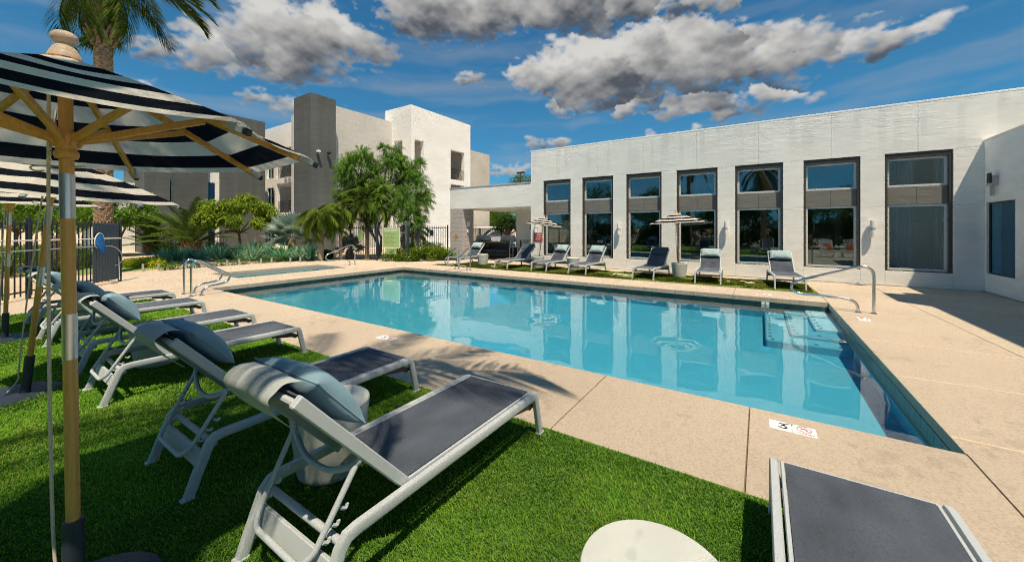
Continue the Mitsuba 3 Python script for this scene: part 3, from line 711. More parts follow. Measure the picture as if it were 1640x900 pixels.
# ------------------------------------------------------------------ fences and gate
def picket_fence(name, lb, P, z1, step, posts, pr=.011, panel=None):
    f = thing(name, lb, 'fence'); P = np.array(P, float)
    for a, c in zip(P[:-1], P[1:]):
        L = np.linalg.norm(c - a); d = (c - a) / L; ang = math.degrees(math.atan2(d[1], d[0]))
        for z in (z1 - .10, .17): part(f, 'rail', bar((*a, z), (*c, z), .03, .035), 'm_fence')
        pk = mikit.ply(cbox(-pr, pr, -pr, pr, .07, z1, .003), 'm_fence'); n = int(L / step)
        for i in range(n): part(f, 'picket', pk, None, M=mat((*(a + d * (i + .5) * L / n), 0), ang))
    pp = mikit.ply(cbox(-.034, .034, -.034, .034, 0, z1 + .05, .006), 'm_fence')
    for c in posts: part(f, 'post', pp, None, M=mat((*c, 0), 40))
    return f
lf = picket_fence('left_pool_fence', 'dark metal picket fence behind the row of loungers at the left', [(-11.6, -.75), (-16.23, 3.04)], 1.80, .135, [(-16.23, 3.04), (-13.9, 1.135), (-11.8, -.58)])
d_ = np.array([-.774, .633]); sl = mikit.ply(cbox(-.052, .052, -.012, .012, .09, 1.74, .004), 'm_fencepanel')
for i in range(9): part(lf, 'gate_slat', sl, None, M=mat((*(np.array([-16.17, 2.99]) - d_ * (.10 + i * .112) + np.array([.633, .774]) * .03), 0), 140.7))
picket_fence('pool_gate_fence', 'dark picket fence and gate carrying the green rules board', [(-17.65, 11.70), (-14.15, 12.42), (-13.42, 14.45)], 1.72, .115, [(-17.65, 11.70), (-16.0, 12.04), (-14.15, 12.42), (-13.44, 14.42)])
picket_fence('rear_fence', 'dark picket fence seen through the breezeway', [(-17.5, 20.6), (-8.6, 20.6)], 1.62, .16, [(-17.4, 20.6), (-14.4, 20.6), (-11.5, 20.6)])
# rules board on the gate
ga = math.atan2(.72, 3.5); GM = mat((-15.05, 12.17, 0), math.degrees(ga))
rb = thing('rules_board', 'green rules board with white frame hanging on the pool gate', 'sign')
part(rb, 'board', xf(cbox(-.50, .50, -.03, -.004, .67, 1.60, .004), GM), 'm_signgreen')
part(rb, 'frame', xf(cat(cbox(-.53, -.501, -.036, -.002, .64, 1.63, .004), cbox(.501, .53, -.036, -.002, .64, 1.63, .004), cbox(-.50, .50, -.036, -.002, 1.601, 1.63, .004), cbox(-.50, .50, -.036, -.002, .64, .669, .004)), GM), 'm_signwhite')
t = txt('POOL RULES', .095); t.apply_translation((-t.extents[0] / 2, 0, 0)); t.apply_scale([.82 / t.extents[0], 1, 1]); t.apply_transform(RX); t.apply_translation((0, -.031, 1.46)); part(rb, 'heading', xf(t, GM), 'm_signwhite')
lines = [(-.42, .42, z) for z in np.arange(1.36, .74, -.062)]
part(rb, 'small_print', xf(cat([box(a, a + (c - a) * (.55 + .45 * ((i * 37 % 10) / 10)), -.0318, -.0302, z, z + .022) for i, (a, c, z) in enumerate(lines)]), GM), 'm_signolive')
rb2 = one('notice_plate', 'small green notice plate hanging under the rules board', 'sign', xf(cbox(-.33, .33, -.03, -.004, .34, .632, .004), GM), 'm_signgreen')
part(rb2, 'lettering', xf(cat([box(-.22, .22, -.0318, -.0302, z, z + .04) for z in (.44, .53)]), GM), 'm_signolive')
g2 = mat((-17.0, 11.83, 0), 11.6)
one('small_notice', 'small green plate on the fence left of the rules board', 'sign', xf(cbox(-.12, .16, -.03, -.004, 1.0, 1.5, .004), g2), 'm_signgreen')
one('lock_plate', 'dark square plate on the pickets near the stone column', 'lock', cbox(-13.85, -13.60, 13.55, 13.58, 1.22, 1.52, .004), 'm_navy')
# pool tools on the left fence
FA = np.array([-16.23, 3.04]); FN = np.array([.633, .774]) * .05; fl = lambda s, z, o=1: (*(FA - d_ * s + FN * o), z)
tp_ = thing('telescopic_pole', 'long white telescopic pole lying along the fence, upper of two', 'pole', 'pool tools on the fence')
part(tp_, 'tube', tube([fl(.05, 1.30), fl(6.2, 1.34)], .016, 8), 'm_polewhite')
part(tp_, 'grip', tube([fl(4.2, 1.3277), fl(6.2, 1.34)], .0185, 8), 'm_alu')
lh = thing('rescue_hook', 'white rescue pole with a large curved hook at its right end on the fence', 'rescue hook')
part(lh, 'pole', tube([fl(1.0, 1.10), fl(6.3, 1.10)], .015, 8), 'm_polewhite')
part(lh, 'hook', tube(smoothpath([fl(1.0, 1.10), fl(.55, 1.09), fl(.25, 1.02), fl(.04, .85), fl(.0, .66), fl(.12, .52), fl(.30, .50)], 6), .011, 8), 'm_polewhite')
nt = thing('leaf_net', 'blue leaf skimmer net hanging on the pool tools at the fence', 'net')
no = [(1.02, 1.22), (1.04, 1.45), (1.12, 1.62), (1.3, 1.66), (1.47, 1.52), (1.52, 1.3), (1.42, 1.16), (1.2, 1.12)]
part(nt, 'rim', tube(smoothpath([fl(1.02 + (s - 1.27) * .72, 1.24 + (z - 1.38) * .78, 2.2) for s, z in no + no[:1]], 5), .013, 8), 'm_polewhite')
P = []; ctr = np.array([1.02, 1.28])
for r_, o in ((1.0, 2.2), (.8, 3.0), (.5, 3.8), (.2, 4.1)):
    for s, z in no: P.append(fl(1.02 + (s - 1.27) * .72 * r_, 1.24 + (z - 1.38) * .78 * r_ - (1 - r_) * .42, o))
f = [[a * 8 + k, a * 8 + (k + 1) % 8, a * 8 + 8 + (k + 1) % 8, a * 8 + 8 + k] for a in range(3) for k in range(8)] + [[24, 24 + k, 24 + k + 1, 24 + k + 1] for k in range(1, 7)]
part(nt, 'mesh_bag', (np.array(P), np.array(f)), 'm_net')
one('hook_post', 'thin white upright tool leaning on the fence end by the hook', 'pole', tube([fl(.15, .05, 1.5), fl(.15, .75, 1)], .014, 6), 'm_polewhite')

# ------------------------------------------------------------------ sun loungers, pillows, side tables
def recline(deg):
    global HB, DB, NB, RB
    a = math.radians(deg); HB = np.array([0, 1.275, .335]); DB = np.array([0, -math.cos(a), math.sin(a)]); NB = np.array([0, math.sin(a), math.cos(a)])
    RB = np.eye(4); RB[:3, 0] = (-1, 0, 0); RB[:3, 1] = DB; RB[:3, 2] = NB     # pillow plane on the backrest


recline(48.8)
bk = lambda x, s, n=0: tuple(HB + np.array([x, 0, 0]) + DB * s + NB * n)


def seat_sheet(x0, x1, pts, sag, th=.006, nx=9):
    xs = np.linspace(x0, x1, nx); u = (2 * (xs - x0) / (x1 - x0) - 1); P = []
    pts = np.array(pts, float)
    d = np.gradient(pts, axis=0); d /= np.linalg.norm(d, axis=1, keepdims=True); nn = np.stack([-d[:, 1], d[:, 0]], 1)
    nn = np.where((nn[:, 1] < 0)[:, None], -nn, nn)
    for o in (0, -th):
        for k, (y, z) in enumerate(pts):
            e = math.sin(math.pi * k / (len(pts) - 1)) ** .5
            for x, uu in zip(xs, u): w = o - sag * (1 - uu * uu) * e; P.append((x, y + nn[k, 0] * w, z + nn[k, 1] * w))
    n = len(pts); q = []
    for k in range(n - 1):
        for i in range(nx - 1):
            a = k * nx + i; q.append([a, a + 1, a + nx + 1, a + nx]); c = n * nx + a; q.append([c, c + nx, c + nx + 1, c + 1])
    for i in range(nx - 1):
        for k in (0, n - 1): a = k * nx + i; q.append([a, a + n * nx, a + n * nx + 1, a + 1])
    m = trimesh.Trimesh(np.array(P), np.vstack([np.array(q)[:, [0, 1, 2]], np.array(q)[:, [0, 2, 3]]]), process=False); m.fix_normals(); return m


def make_lounger():
    lounger = Proto()
    side = [(.80, 0), (.842, .12), (.905, .285), (.935, .318), (.98, .325), (2.46, .325), (2.495, .318), (2.508, .29), (2.575, 0)]
    for x in (-.325, .325): lounger.add('side_frame', sweep(side, x, .040, .052), 'm_frame', 35)
    for x in (-.325, .325):
        for y in (.80, 2.575): lounger.add('foot_cap', cbox(x - .024, x + .024, y - .034, y + .034, .0, .022, .006), 'm_frame')
    lounger.add('inner_rail', cat(*[sweep([(1.27, .335), (2.485, .335)], x, .018, .030) for x in (-.287, .287)], bar((-.29, 2.482, .335), (.29, 2.482, .335), .02, .03)), 'm_frame', 35)
    lounger.add('seat_sling', seat_sheet(-.277, .277, [(y, .352) for y in np.linspace(1.295, 2.475, 9)], .012), 'm_sling', 50)
    lounger.add('front_brace', cat(cbox(-.305, .305, 2.46, 2.49, .215, .262, .006), bar((-.30, 2.2, .29), (-.30, 2.51, .24), .01, .035), bar((.30, 2.2, .29), (.30, 2.51, .24), .01, .035)), 'm_bronze')
    for x in (-.285, .285): lounger.add('back_bar', bar(bk(x, -.02), bk(x, .805), .034, .052), 'm_frame', 35)
    lounger.add('back_bar', tube([bk(-.28, .79, -.005), bk(.28, .79, -.005)], .014, 8), 'm_frame', 40)
    lounger.add('back_sling', seat_sheet(-.268, .268, [(bk(0, s, .024)[1], bk(0, s, .024)[2]) for s in np.linspace(-.005, .80, 9)], .016), 'm_sling', 50)
    lounger.add('bowed_brace', tube(smoothpath([bk(-.285, .36, -.01), bk(-.26, .33, -.05), bk(-.1, .30, -.115), bk(.1, .30, -.115), bk(.26, .33, -.05), bk(.285, .36, -.01)], 5), .014, 8), 'm_frame', 40)
    lounger.add('support_loop', tube(roundpath([bk(-.268, .34, -.03), (-.235, .845, .262), (-.19, .805, .215), (.19, .805, .215), (.235, .845, .262), bk(.268, .34, -.03)], .05), .0135, 9), 'm_frame', 40)
    for x in (-.262, .262):
        for yy, zz in ((.915, .345), (.955, .393), (.875, .298)): lounger.add('support_hook', tube(smoothpath([(x * .95, yy, zz), (x * .95, yy + .018, zz - .012), (x * .95, yy + .027, zz - .010), (x * .95, yy + .030, zz + .002)], 3), .0085, 6), 'm_frame', 40)
    lounger.add('cross_bar', tube([(-.315, .935, .272), (.315, .935, .272)], .018, 10), 'm_frame', 40)
    lounger.add('cross_bar', bar((-.31, .868, .205), (.31, .868, .205), .024, .085, (0, .38, 1)), 'm_frame')
    return lounger


def pillow_mesh(seed, w=.27, h=.165, t=.086, nu=32, nv=22):
    r = np.random.default_rng(seed); S = []
    u, v_ = np.meshgrid(np.sin(np.linspace(-1, 1, nu) * np.pi / 2), np.sin(np.linspace(-1, 1, nv) * np.pi / 2), indexing='ij')
    prof = (np.clip(1 - np.abs(u) ** 3.2, 0, 1) ** .5) * (np.clip(1 - np.abs(v_) ** 2.5, 0, 1) ** .5)
    pin = 1 - .07 * (1 - np.abs(u) ** 4) * (np.abs(v_) ** 3) - 0 * u; pin2 = 1 - .06 * (1 - np.abs(v_) ** 4) * (np.abs(u) ** 3)
    o = r.uniform(0, 50, 3); P = np.stack([u * 3, v_ * 2.2, u * 0], -1) + o
    wr = (meshkit.fbm(P * 1.3, 3, seed) - .5) * .028 * (prof ** .5) + .006 * np.sin(u * 9 + 3 * v_) * np.abs(v_) ** 2 * prof
    for sgn in (1, -1): S.append(np.stack([u * w * pin2, v_ * h * pin, sgn * (prof * t * (1 if sgn > 0 else .75) + wr * (prof > .01))], -1).reshape(-1, 3))
    i, j = np.meshgrid(np.arange(nu - 1), np.arange(nv - 1), indexing='ij'); k = i * nv + j
    q = np.stack([k, k + nv, k + nv + 1, k + 1], -1).reshape(-1, 4); q2 = q[:, ::-1] + nu * nv
    m = trimesh.Trimesh(np.vstack(S), np.vstack([q[:, [0, 1, 2]], q[:, [0, 2, 3]], q2[:, [0, 1, 2]], q2[:, [0, 2, 3]]]), process=False); m.merge_vertices(); return m


def pillow_proto(seed, dx=0.0, s0=.60, w=.275):
    p = Proto(); M = RB.copy(); M[:3, 3] = bk(dx, s0, .092)
    p.add('cushion', xf(pillow_mesh(seed, w), M), 'm_fabric', True)
    sq = lambda x, k: (x, *k)
    path = [(.60, .095 + .03), (.70, .12), (.75, .1), (.79, .075), (.838, .03), (.848, -.02), (.835, -.05), (.78, -.064), (.69, -.068), (.60, -.064)]
    pts = [(bk(0, s, n)[1], bk(0, s, n)[2]) for s, n in path]
    path2 = smoothpath([(dx, a, c) for a, c in pts[3:]], 4)
    X = np.linspace(-.205, .205, 9); V = np.array([(dx + x * (1 + .02 * math.sin(k * .9 + seed)), y, z + .004 * math.sin(x * 21 + seed)) for k, (_, y, z) in enumerate(path2) for x in X])
    n = len(path2); f = [[k * 9 + i, k * 9 + i + 1, k * 9 + i + 10, k * 9 + i + 9] for k in range(n - 1) for i in range(8)]
    p.add('hanging_flap', (V, np.array(f)), 'm_flap', True)
    # piping seam round the cushion
    u = np.concatenate([np.linspace(-1, 1, 12), np.ones(8), np.linspace(1, -1, 12), -np.ones(8)]); v_ = np.concatenate([-np.ones(12), np.linspace(-1, 1, 8), np.ones(12), np.linspace(1, -1, 8)])
    pin = 1 - .07 * (1 - np.abs(u) ** 4) * (np.abs(v_) ** 3); pin2 = 1 - .06 * (1 - np.abs(v_) ** 4) * (np.abs(u) ** 3)
    L = np.stack([u * w * pin2, v_ * .165 * pin, u * 0], 1)[::1]
    p.add('piping', xf(tube(L, .0042, 6, False), M), 'm_fabric', True)
    return p


lounger = make_lounger(); pil = [pillow_proto(s) for s in (3, 8, 15)]
NEAR = [(.385, 0, 'grey sling lounger cut off by the lower right corner of the view', None), (-1.76, 0, 'nearest complete sling lounger, with grey frame and blue pillow, on the turf', 'blue pillow with pale hanging flap on the nearest complete lounger'),
        (-3.12, 0, 'second grey lounger from the front, its foot end dappled by palm shade', 'blue pillow on the second lounger, just left of the nearest white side table'),
        (-5.22, 0.01, 'third grey lounger from the front, in the middle of the turf row', 'blue pillow on the third lounger in front of the middle side table'),
        (-6.52, 0.03, 'fourth grey lounger from the front, beyond the middle side table', 'blue pillow on the fourth lounger beyond the middle side table'),
        (-8.35, 0.0, 'fifth grey lounger from the front, with a dark shaded seat', 'wrinkled blue pillow on the fifth lounger, behind the thick wooden pole'),
        (-9.86, 0.02, 'farthest grey lounger of the turf row, next to the fence', 'blue pillow on the farthest lounger, against the picket fence')]
for i, (x, dy, lb, pl) in enumerate(NEAR):
    M = mat((x, dy, .004), [0, 0, .4, -.5, .6, -.3, .8][i])
    lounger.place('sun_lounger', lb, 'sun lounger', M, 'loungers on the near turf')
    if pl: pil[i % 3].place('pillow', pl, 'pillow', M, 'pillows on the near loungers')
FAR = [(-11.0, 'leftmost lounger across the pool, beside the stone block column', 'pale'), (-8.19, 'second lounger from the left across the pool, with its dark pillow flap in front', 'navy'), (-6.59, 'third lounger from the left across the pool, left of two white pots', 'pale'),
       (-5.13, 'fourth lounger from the left across the pool, in front of the second window', 'pale'), (-2.88, 'lounger left of the planter with the striped umbrella across the pool', 'navy'), (-1.39, 'lounger right of the planter with the striped umbrella across the pool', 'pale'), (.42, 'rightmost lounger across the pool, behind the curved handrail', 'pale')]
recline(42.0); lounger = make_lounger(); pil = [pillow_proto(s) for s in (4, 9, 16)]
for i, (x, lb, kind) in enumerate(FAR):
    M = mat((x, 14.62, .012), 180 + [2, -6, -4, -3, -4, 3, 5][i])
    lounger.place('sun_lounger', lb, 'sun lounger', M, 'loungers across the pool')
    if kind == 'pale': pil[i % 3].place('pillow', f'pale pillow on the {lb.split(" across")[0].split(" with")[0].split(",")[0]} across the pool', 'pillow', M, 'pale pillows across the pool', swap={'cushion': 'm_pale', 'piping': 'm_pale', 'hanging_flap': 'm_pale'})
    else:
        fp = Proto(); X = np.linspace(-.262, .262, 7)
        V = np.array([bk(a, s, n) for s, n in ((.845, -.02), (.84, .04), (.80, .052), (.70, .05), (.60, .046), (.50, .042)) for a in X]); fp.add('flap', (V, np.array([[k * 7 + q, k * 7 + q + 1, k * 7 + q + 8, k * 7 + q + 7] for k in range(5) for q in range(6)])), 'm_navyfabric', True)
        Mp = RB.copy(); Mp[:3, 1] *= 1; Mp[:3, 3] = bk(0, .66, -.09); fp.add('cushion', xf(pillow_mesh(5), Mp), 'm_fabric', True)
        fp.place('pillow', f'dark pillow on the {lb.split(" across")[0].split(",")[0]} across the pool', 'pillow', M, 'dark pillows across the pool')

table = Proto()
table.add('body', lathe([(.0005, .002), (.15, .002), (.178, .008), (.193, .025), (.20, .055), (.243, .437), (.2435, .447)], 48), 'm_table', 40)
table.add('top', lathe([(.2425, .4475), (.2445, .455), (.240, .464), (.231, .4665), (.0005, .467)], 48), 'm_table', 40)
for x, y, z, lb in ((-.285, 1.285, .004, 'white round side table at the bottom edge of the view'), (-2.38, 1.43, .004, 'white tapered side table between the two nearest complete loungers'), (-5.93, 1.42, .004, 'white side table between the third and fourth loungers, in the shade'),
                    (-9.1, 1.42, .004, 'white side table between the two farthest turf loungers'), (-10.02, 12.95, .012, 'white pot-shaped table beside the leftmost lounger across the pool'),
                    (-5.93, 13.25, .012, 'white pot-shaped table between the third and fourth loungers across the pool')):
    table.place('side_table', lb, 'side table', mat((x, y, z)), 'white tapered tables')
for x, y, lb in ((-7.43, 13.2, 'white planter pot holding the left umbrella across the pool'), (-2.19, 13.2, 'white planter pot holding the middle striped umbrella across the pool')):
    table.place('planter_pot', lb, 'pot', mat((x, y, .012)), 'white umbrella pots')

# ------------------------------------------------------------------ striped umbrellas
UM_R, UM_ZR, UM_ZT, NR = .955, 1.945, 2.315, 8


def can_z(f): return UM_ZT + (UM_ZR - UM_ZT) * (f + .10 * f * (1 - f) * -1)


def canopy():
    P, UV, F = [], [], []; nu, nv = 12, 26
    for k in range(NR):
        a0, a1 = k * 2 * np.pi / NR, (k + 1) * 2 * np.pi / NR; o = len(P)
        for j in range(nv + 1):
            f = .035 + (1 - .035) * j / nv
            for i in range(nu + 1):
                t = i / nu; p0 = np.array([math.cos(a0), math.sin(a0)]); p1 = np.array([math.cos(a1), math.sin(a1)])
                s = math.sin(math.pi * t); e = f * UM_R * (1 - .045 * s * f ** 2)
                xy = (p0 * (1 - t) + p1 * t) * e
                z = can_z(f) + .016 * f - .022 * s * f * (1.1 - .55 * f) + .004 * s * math.sin(9 * f + k * 2)
                P.append((*xy, z)); UV.append((t, f))
        for j in range(nv):
            for i in range(nu): a = o + j * (nu + 1) + i; F.append([a, a + nu + 1, a + nu + 2, a + 1])
    return np.array(P), np.array(F), np.array(UV)


umb = Proto()
cv, cf, cuv = canopy()
umb.add('base', lathe([(.29, .0), (.29, .014), (.275, .026), (.10, .034), (.040, .036)], 48), 'm_navy', 40)
umb.add('sleeve', lathe([(.0345, .03), (.0345, .375), (.0335, .382), (.024, .382)], 28), 'm_navy', 40)
umb.add('pole', lathe([(.0225, .10), (.0225, UM_ZT - .01)], 28), 'm_wood', True)
for z0, z1 in ((1.05, 1.24), (1.635, 1.825)): umb.add('ferrule', lathe([(.0225, z0), (.0243, z0 + .001), (.0243, z1 - .001), (.0225, z1)], 28), 'm_ferrule', 40)
umb.add('canopy', (cv, cf), 'm_canvas', True, uv=cuv)
fz = UM_ZT
umb.add('finial', lathe(np.vstack([[(.054, fz - .012), (.052, fz + .002), (.046, fz + .012)], smoothpath([(.046, fz + .012), (.040, fz + .028), (.028, fz + .044), (.0235, fz + .05)], 4)[1:], smoothpath([(.0235, fz + .05), (.034, fz + .058), (.042, fz + .072), (.040, fz + .088), (.026, fz + .101), (.010, fz + .106), (.0005, fz + .107)], 4)[1:]]), 32), 'm_finial', 50)
umb.add('runner', lathe([(.023, 1.885), (.034, 1.888), (.039, 1.90), (.039, 1.913), (.032, 1.922), (.031, 1.93), (.040, 1.952), (.045, 1.97), (.045, 1.99), (.041, 1.997), (.023, 1.997)], 28), 'm_wood', 40)
umb.add('top_hub', lathe([(.023, 2.27), (.042, 2.275), (.044, 2.32), (.023, 2.33)], 24), 'm_wood', 40)
for k in range(NR):
    a = k * 2 * np.pi / NR; c, s = math.cos(a), math.sin(a); R = lambda r, z: (r * c, r * s, z)
    rb_ = umb.add('rib', bar(R(.04, can_z(.04) - .012), R(UM_R * .985, can_z(.985) - .014), .020, .030), 'm_wood')
    umb.add(rb_ + '__pocket', cat(bar(R(UM_R * .93, can_z(.93) - .012), R(UM_R * 1.005, can_z(1.005) - .012), .034, .034)), 'm_flap')
    umb.add(rb_ + '__end_cap', bar(R(UM_R * 1.006, can_z(1.006) - .012), R(UM_R * 1.03, can_z(1.03) - .013), .024, .026), 'm_dark')
    umb.add('strut', cat(bar(R(.045, 1.968), R(UM_R * .50, can_z(.50) - .034), .020, .029), ), 'm_wood')
    umb.add('runner_lug', bar(R(.030, 1.94), R(.047, 1.988), .018, .03, (c, s, 0)), 'm_wood')
rp = smoothpath([(-.045, -.028, 2.28), (-.05, -.03, 1.98), (-.056, -.033, 1.6), (-.06, -.036, 1.0), (-.058, -.035, .4), (-.05, -.03, .16)], 5)
umb.add('rope', tube(np.vstack([rp, [(-.062, -.05, .10), (-.085, -.075, .045)]]), .0062, 7), 'm_rope', True)
umb.add('pulley', cat(xf(trimesh.creation.torus(.016, .005, 14, 8), mat((-.04, -.022, 2.03)) @ trimesh.transformations.rotation_matrix(np.pi / 2, [1, 0, 0])), bar((-.034, -.02, 2.04), (-.03, -.015, 2.09), .008, .008)), 'm_chrome', 40)
umb.add('pin', tube(smoothpath([(.055, .03, 1.855), (0, 0, 1.855), (-.095, -.05, 1.855), (-.108, -.058, 1.846), (-.095, -.05, 1.835), (-.07, -.037, 1.835)], 4), .0035, 6), 'm_chrome', True)
umb.add('chain', cat(*[xf(trimesh.creation.torus(.0055, .0016, 8, 5), mat((-.055 + .012 * math.sin(t * 2.6), -.03, 1.835 + .16 * t), k * 90) @ trimesh.transformations.rotation_matrix(np.pi / 2, [1, 0, 0])) for k, t in enumerate(np.linspace(0, 1, 18))]), 'm_chrome')
RTA = math.degrees(TH)
umb.place('patio_umbrella', 'nearest striped umbrella with thick wooden pole at the left edge', 'umbrella', mat((-2.39, .315, .004), 20.3, (.955, .955, 1), (RTA + 180 - 8, 1.25)), 'umbrellas on the near turf')
umb.place('patio_umbrella', 'leaning striped umbrella on a flat round base behind the nearest one', 'umbrella', mat((-5.88, .46, .004), 30, (.96, .96, 1), (RTA, 7.5)), 'umbrellas on the near turf')
umb.place('patio_umbrella', 'farthest striped umbrella of the turf row at the left edge', 'umbrella', mat((-9.05, .53, .004), 12, 1, (RTA, 2.2)), 'umbrellas on the near turf')
umb.place('patio_umbrella', 'left striped umbrella across the pool, leaning out of its white pot', 'umbrella', mat((-7.43, 13.2, .06), 10, (.80, .80, .86), (38, 7.0)), 'umbrellas across the pool', skip=('base', 'sleeve'))
umb.place('patio_umbrella', 'right striped umbrella across the pool, standing in a white pot between windows', 'umbrella', mat((-2.19, 13.2, .06), 15, (.86, .86, .88), (RTA + 180, 3.0)), 'umbrellas across the pool', skip=('base', 'sleeve'))

# ------------------------------------------------------------------ handrails
def rail_tube(pts, r=.024): return tube(smoothpath([(0, y, z) for y, z in pts], 7), r, 12)
fig4 = Proto()
fig4.add('tube', rail_tube([(0, 0), (0, .30), (0, .62), (.03, .76), (.11, .835), (.22, .80), (.50, .61), (.72, .47), (.77, .37), (.70, .27), (.55, .225), (.38, .205), (.26, .15), (.205, .06), (.20, 0)]), 'm_chrome', True)
for y in (0, .20): fig4.add('flange', xf(lathe([(.024, .022), (.045, .018), (.052, .0)], 20), mat((0, y, 0))), 'm_chrome', 40)
for x, y, rz, lb in ((-11.70, 3.29, 0, 'left figure-four handrail of the pair at the near left pool corner'), (-11.13, 3.26, 0, 'right figure-four handrail of the pair at the near left pool corner'),
                     (-9.27, 11.2, 180, 'right grab rail of the ladder pair at the far pool edge'), (-9.86, 11.2, 180, 'left grab rail of the ladder pair at the far pool edge')):
    fig4.place('pool_handrail', lb, 'handrail', mat((x, y, 0), rz), 'figure-four pool rails')
longr = Proto()
longr.add('tube', rail_tube([(0, 0), (0, .35), (0, .70), (.03, .81), (.12, .868), (.26, .85), (.60, .73), (1.02, .575), (1.20, .48), (1.24, .385), (1.17, .30), (1.02, .27), (.75, .268), (.42, .25), (.28, .20), (.225, .10), (.22, 0)]), 'm_chrome', True)
for y in (0, .22): longr.add('flange', xf(lathe([(.024, .022), (.045, .018), (.052, .0)], 20), mat((0, y, 0))), 'm_chrome', 40)
longr.place('pool_handrail', 'long curved steel handrail over the pool steps at the right', 'handrail', mat((1.775, 9.63, 0), 90))
longr.place('pool_handrail', 'long curved steel handrail at the far end of the spa', 'handrail', mat((-14.85, 10.05, 0), 172))

# ------------------------------------------------------------------ depth markers and small things on the deck
def marker(name, lb, x, y, rz, full=True):
    M = mat((x, y, 0), rz); k = thing(name, lb, 'depth marker', 'depth markers on the deck')
    part(k, 'tile', xf(cat(cbox(-.152, -.002, -.0755, .0755, -.004, .0045, .002), cbox(.002, .152, -.0755, .0755, -.004, .0045, .002)), M), 'm_signwhite')
    t3 = txt('3', .085); t3.apply_translation((-.10, -.042, .0043)); t4 = txt('FT', .030); t4.apply_translation((-.038, .035, .0043)); part(k, 'numeral', xf(cat(t3, t4), M), 'm_ink')
    t5 = txt('NO DIVING', .015); t5.apply_translation((.077 - t5.extents[0] / 2, -.064, .0043)); part(k, 'caption', xf(t5, M), 'm_ink')
    part(k, 'prohibition_ring', xf(cat(tube([(.077 + .046 * math.cos(a), .016 + .046 * math.sin(a), .005) for a in np.linspace(0, 6.2832, 26)], .0035, 5, False), bar((.045, .048, .0055), (.109, -.016, .0055), .006, .003)), M), 'm_inkred')
    part(k, 'diver_figure', xf(cat(bar((.060, .020, .0052), (.085, .030, .0052), .008, .002), bar((.085, .030, .0052), (.098, .012, .0052), .006, .002), bar((.060, .02, .0052), (.055, -.005, .0052), .006, .002)), M), 'm_ink')
marker('depth_marker', 'white three-foot no-diving marker tile in the foreground deck', .213, 3.755, 0)
marker('depth_marker', 'white depth marker tile on the near deck by the middle of the pool', -4.55, 3.60, 0)
marker('depth_marker', 'white depth marker tile on the deck right of the pool steps', 1.52, 8.95, 90)
marker('depth_marker', 'white depth marker tile on the far pool edge near the right corner', .08, 10.98, 180)
marker('depth_marker', 'white depth marker tile on the far pool edge at the middle', -5.0, 11.0, 180)
wm = one('waterline_marker', 'white number three tile in the waterline at the far right', 'depth marker', cbox(.02, .17, Y1 - .012, Y1 - .0045, -.163, -.105, .001), 'm_signwhite')
put_text(wm, '3', .05, .095, -.158, Y1 - .0125, 'm_ink')
one('skimmer_lid', 'dark sliver-shaped cover on the deck at the right', 'cover', xf(lathe([(.0005, .006), (.055, .006), (.06, .0)][::-1], 24), mat((1.77, 4.57, 0), 10, (1, .38, 1))), 'm_navy')
for i, (x, y) in enumerate(((-6.6, 3.12), (-3.4, 3.35))):
    one('deck_cap', ['small round cap in the deck beyond the third lounger', 'small round cap in the deck near the palm shadow'][i], 'cap', lathe([(.0005, .004), (.035, .004), (.04, 0)][::-1], 16).apply_translation((x, y, 0)), 'm_seam')
for i, (x, y, w, d) in enumerate(((-9.0, 12.55, .45, .22), (-4.0, 12.7, .42, .2), (-.55, 12.95, .5, .22))):
    r = np.random.default_rng(i); ms = []
    for k in range(9):
        px, py = x + r.uniform(-w, w), y + r.uniform(-d, d); s = trimesh.creation.icosphere(1); s.vertices *= 1 + .2 * r.standard_normal(s.vertices.shape); ms.append(xf(s, mat((px, py, .02), r.uniform(0, 90), (.09, .055, .022))))
    struct('bare_patch', cat(ms), 'm_beige', 30, 'stuff', 'pale pebbles in a worn patch of the grass strip')

# ------------------------------------------------------------------ vegetation
def ribbon_leaves(base, d, L, W, droop, col, n=2, seed=0, fold=.0):
    """pointed leaves from base along d, drooping; n bends. Arrays (N,3)... colours per leaf."""
    N = len(base); d = d / np.linalg.norm(d, axis=1, keepdims=True)
    side = np.cross(d, [0, 0, 1.0]); nl = np.linalg.norm(side, axis=1, keepdims=True); side = np.where(nl > 1e-3, side / np.maximum(nl, 1e-6), [1.0, 0, 0])
    L, W, droop = (np.broadcast_to(np.asarray(x, float), (N,))[:, None] for x in (L, W, droop))
    ts = np.linspace(0, 1, n + 2); V, C = [], []
    for k, t in enumerate(ts):
        c = base + d * L * t + np.array([0, 0, -1.0]) * droop * L * t * t
        w = W * (.55 if k == 0 else (1 - (t * 1.0) ** 2.2) if k < n + 1 else 0)
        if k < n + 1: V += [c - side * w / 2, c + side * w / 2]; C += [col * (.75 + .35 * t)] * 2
        else: V.append(c); C.append(col * 1.1)
    M = len(V); v = np.stack(V, 1); C = np.stack(C, 1); f = []
    for k in range(n): a = 2 * k; f += [[a, a + 1, a + 3], [a, a + 3, a + 2]]
    a = 2 * n; f.append([a, a + 1, a + 2])
    F = (np.array(f)[None] + (np.arange(N) * M)[:, None, None]).reshape(-1, 3)
    return v.reshape(-1, 3), F, C.reshape(-1, 3)


def join(ls):
    v, F, C, o = [], [], [], 0
    for a, f, c in ls: v.append(a); F.append(f + o); C.append(c); o += len(a)
    return np.vstack(v), np.vstack(F), np.vstack(C)


def jitter(col, n, r, s=.25): return np.array(col)[None] * r.uniform(1 - s, 1 + s, (n, 1)) * r.uniform(.9, 1.1, (n, 3))


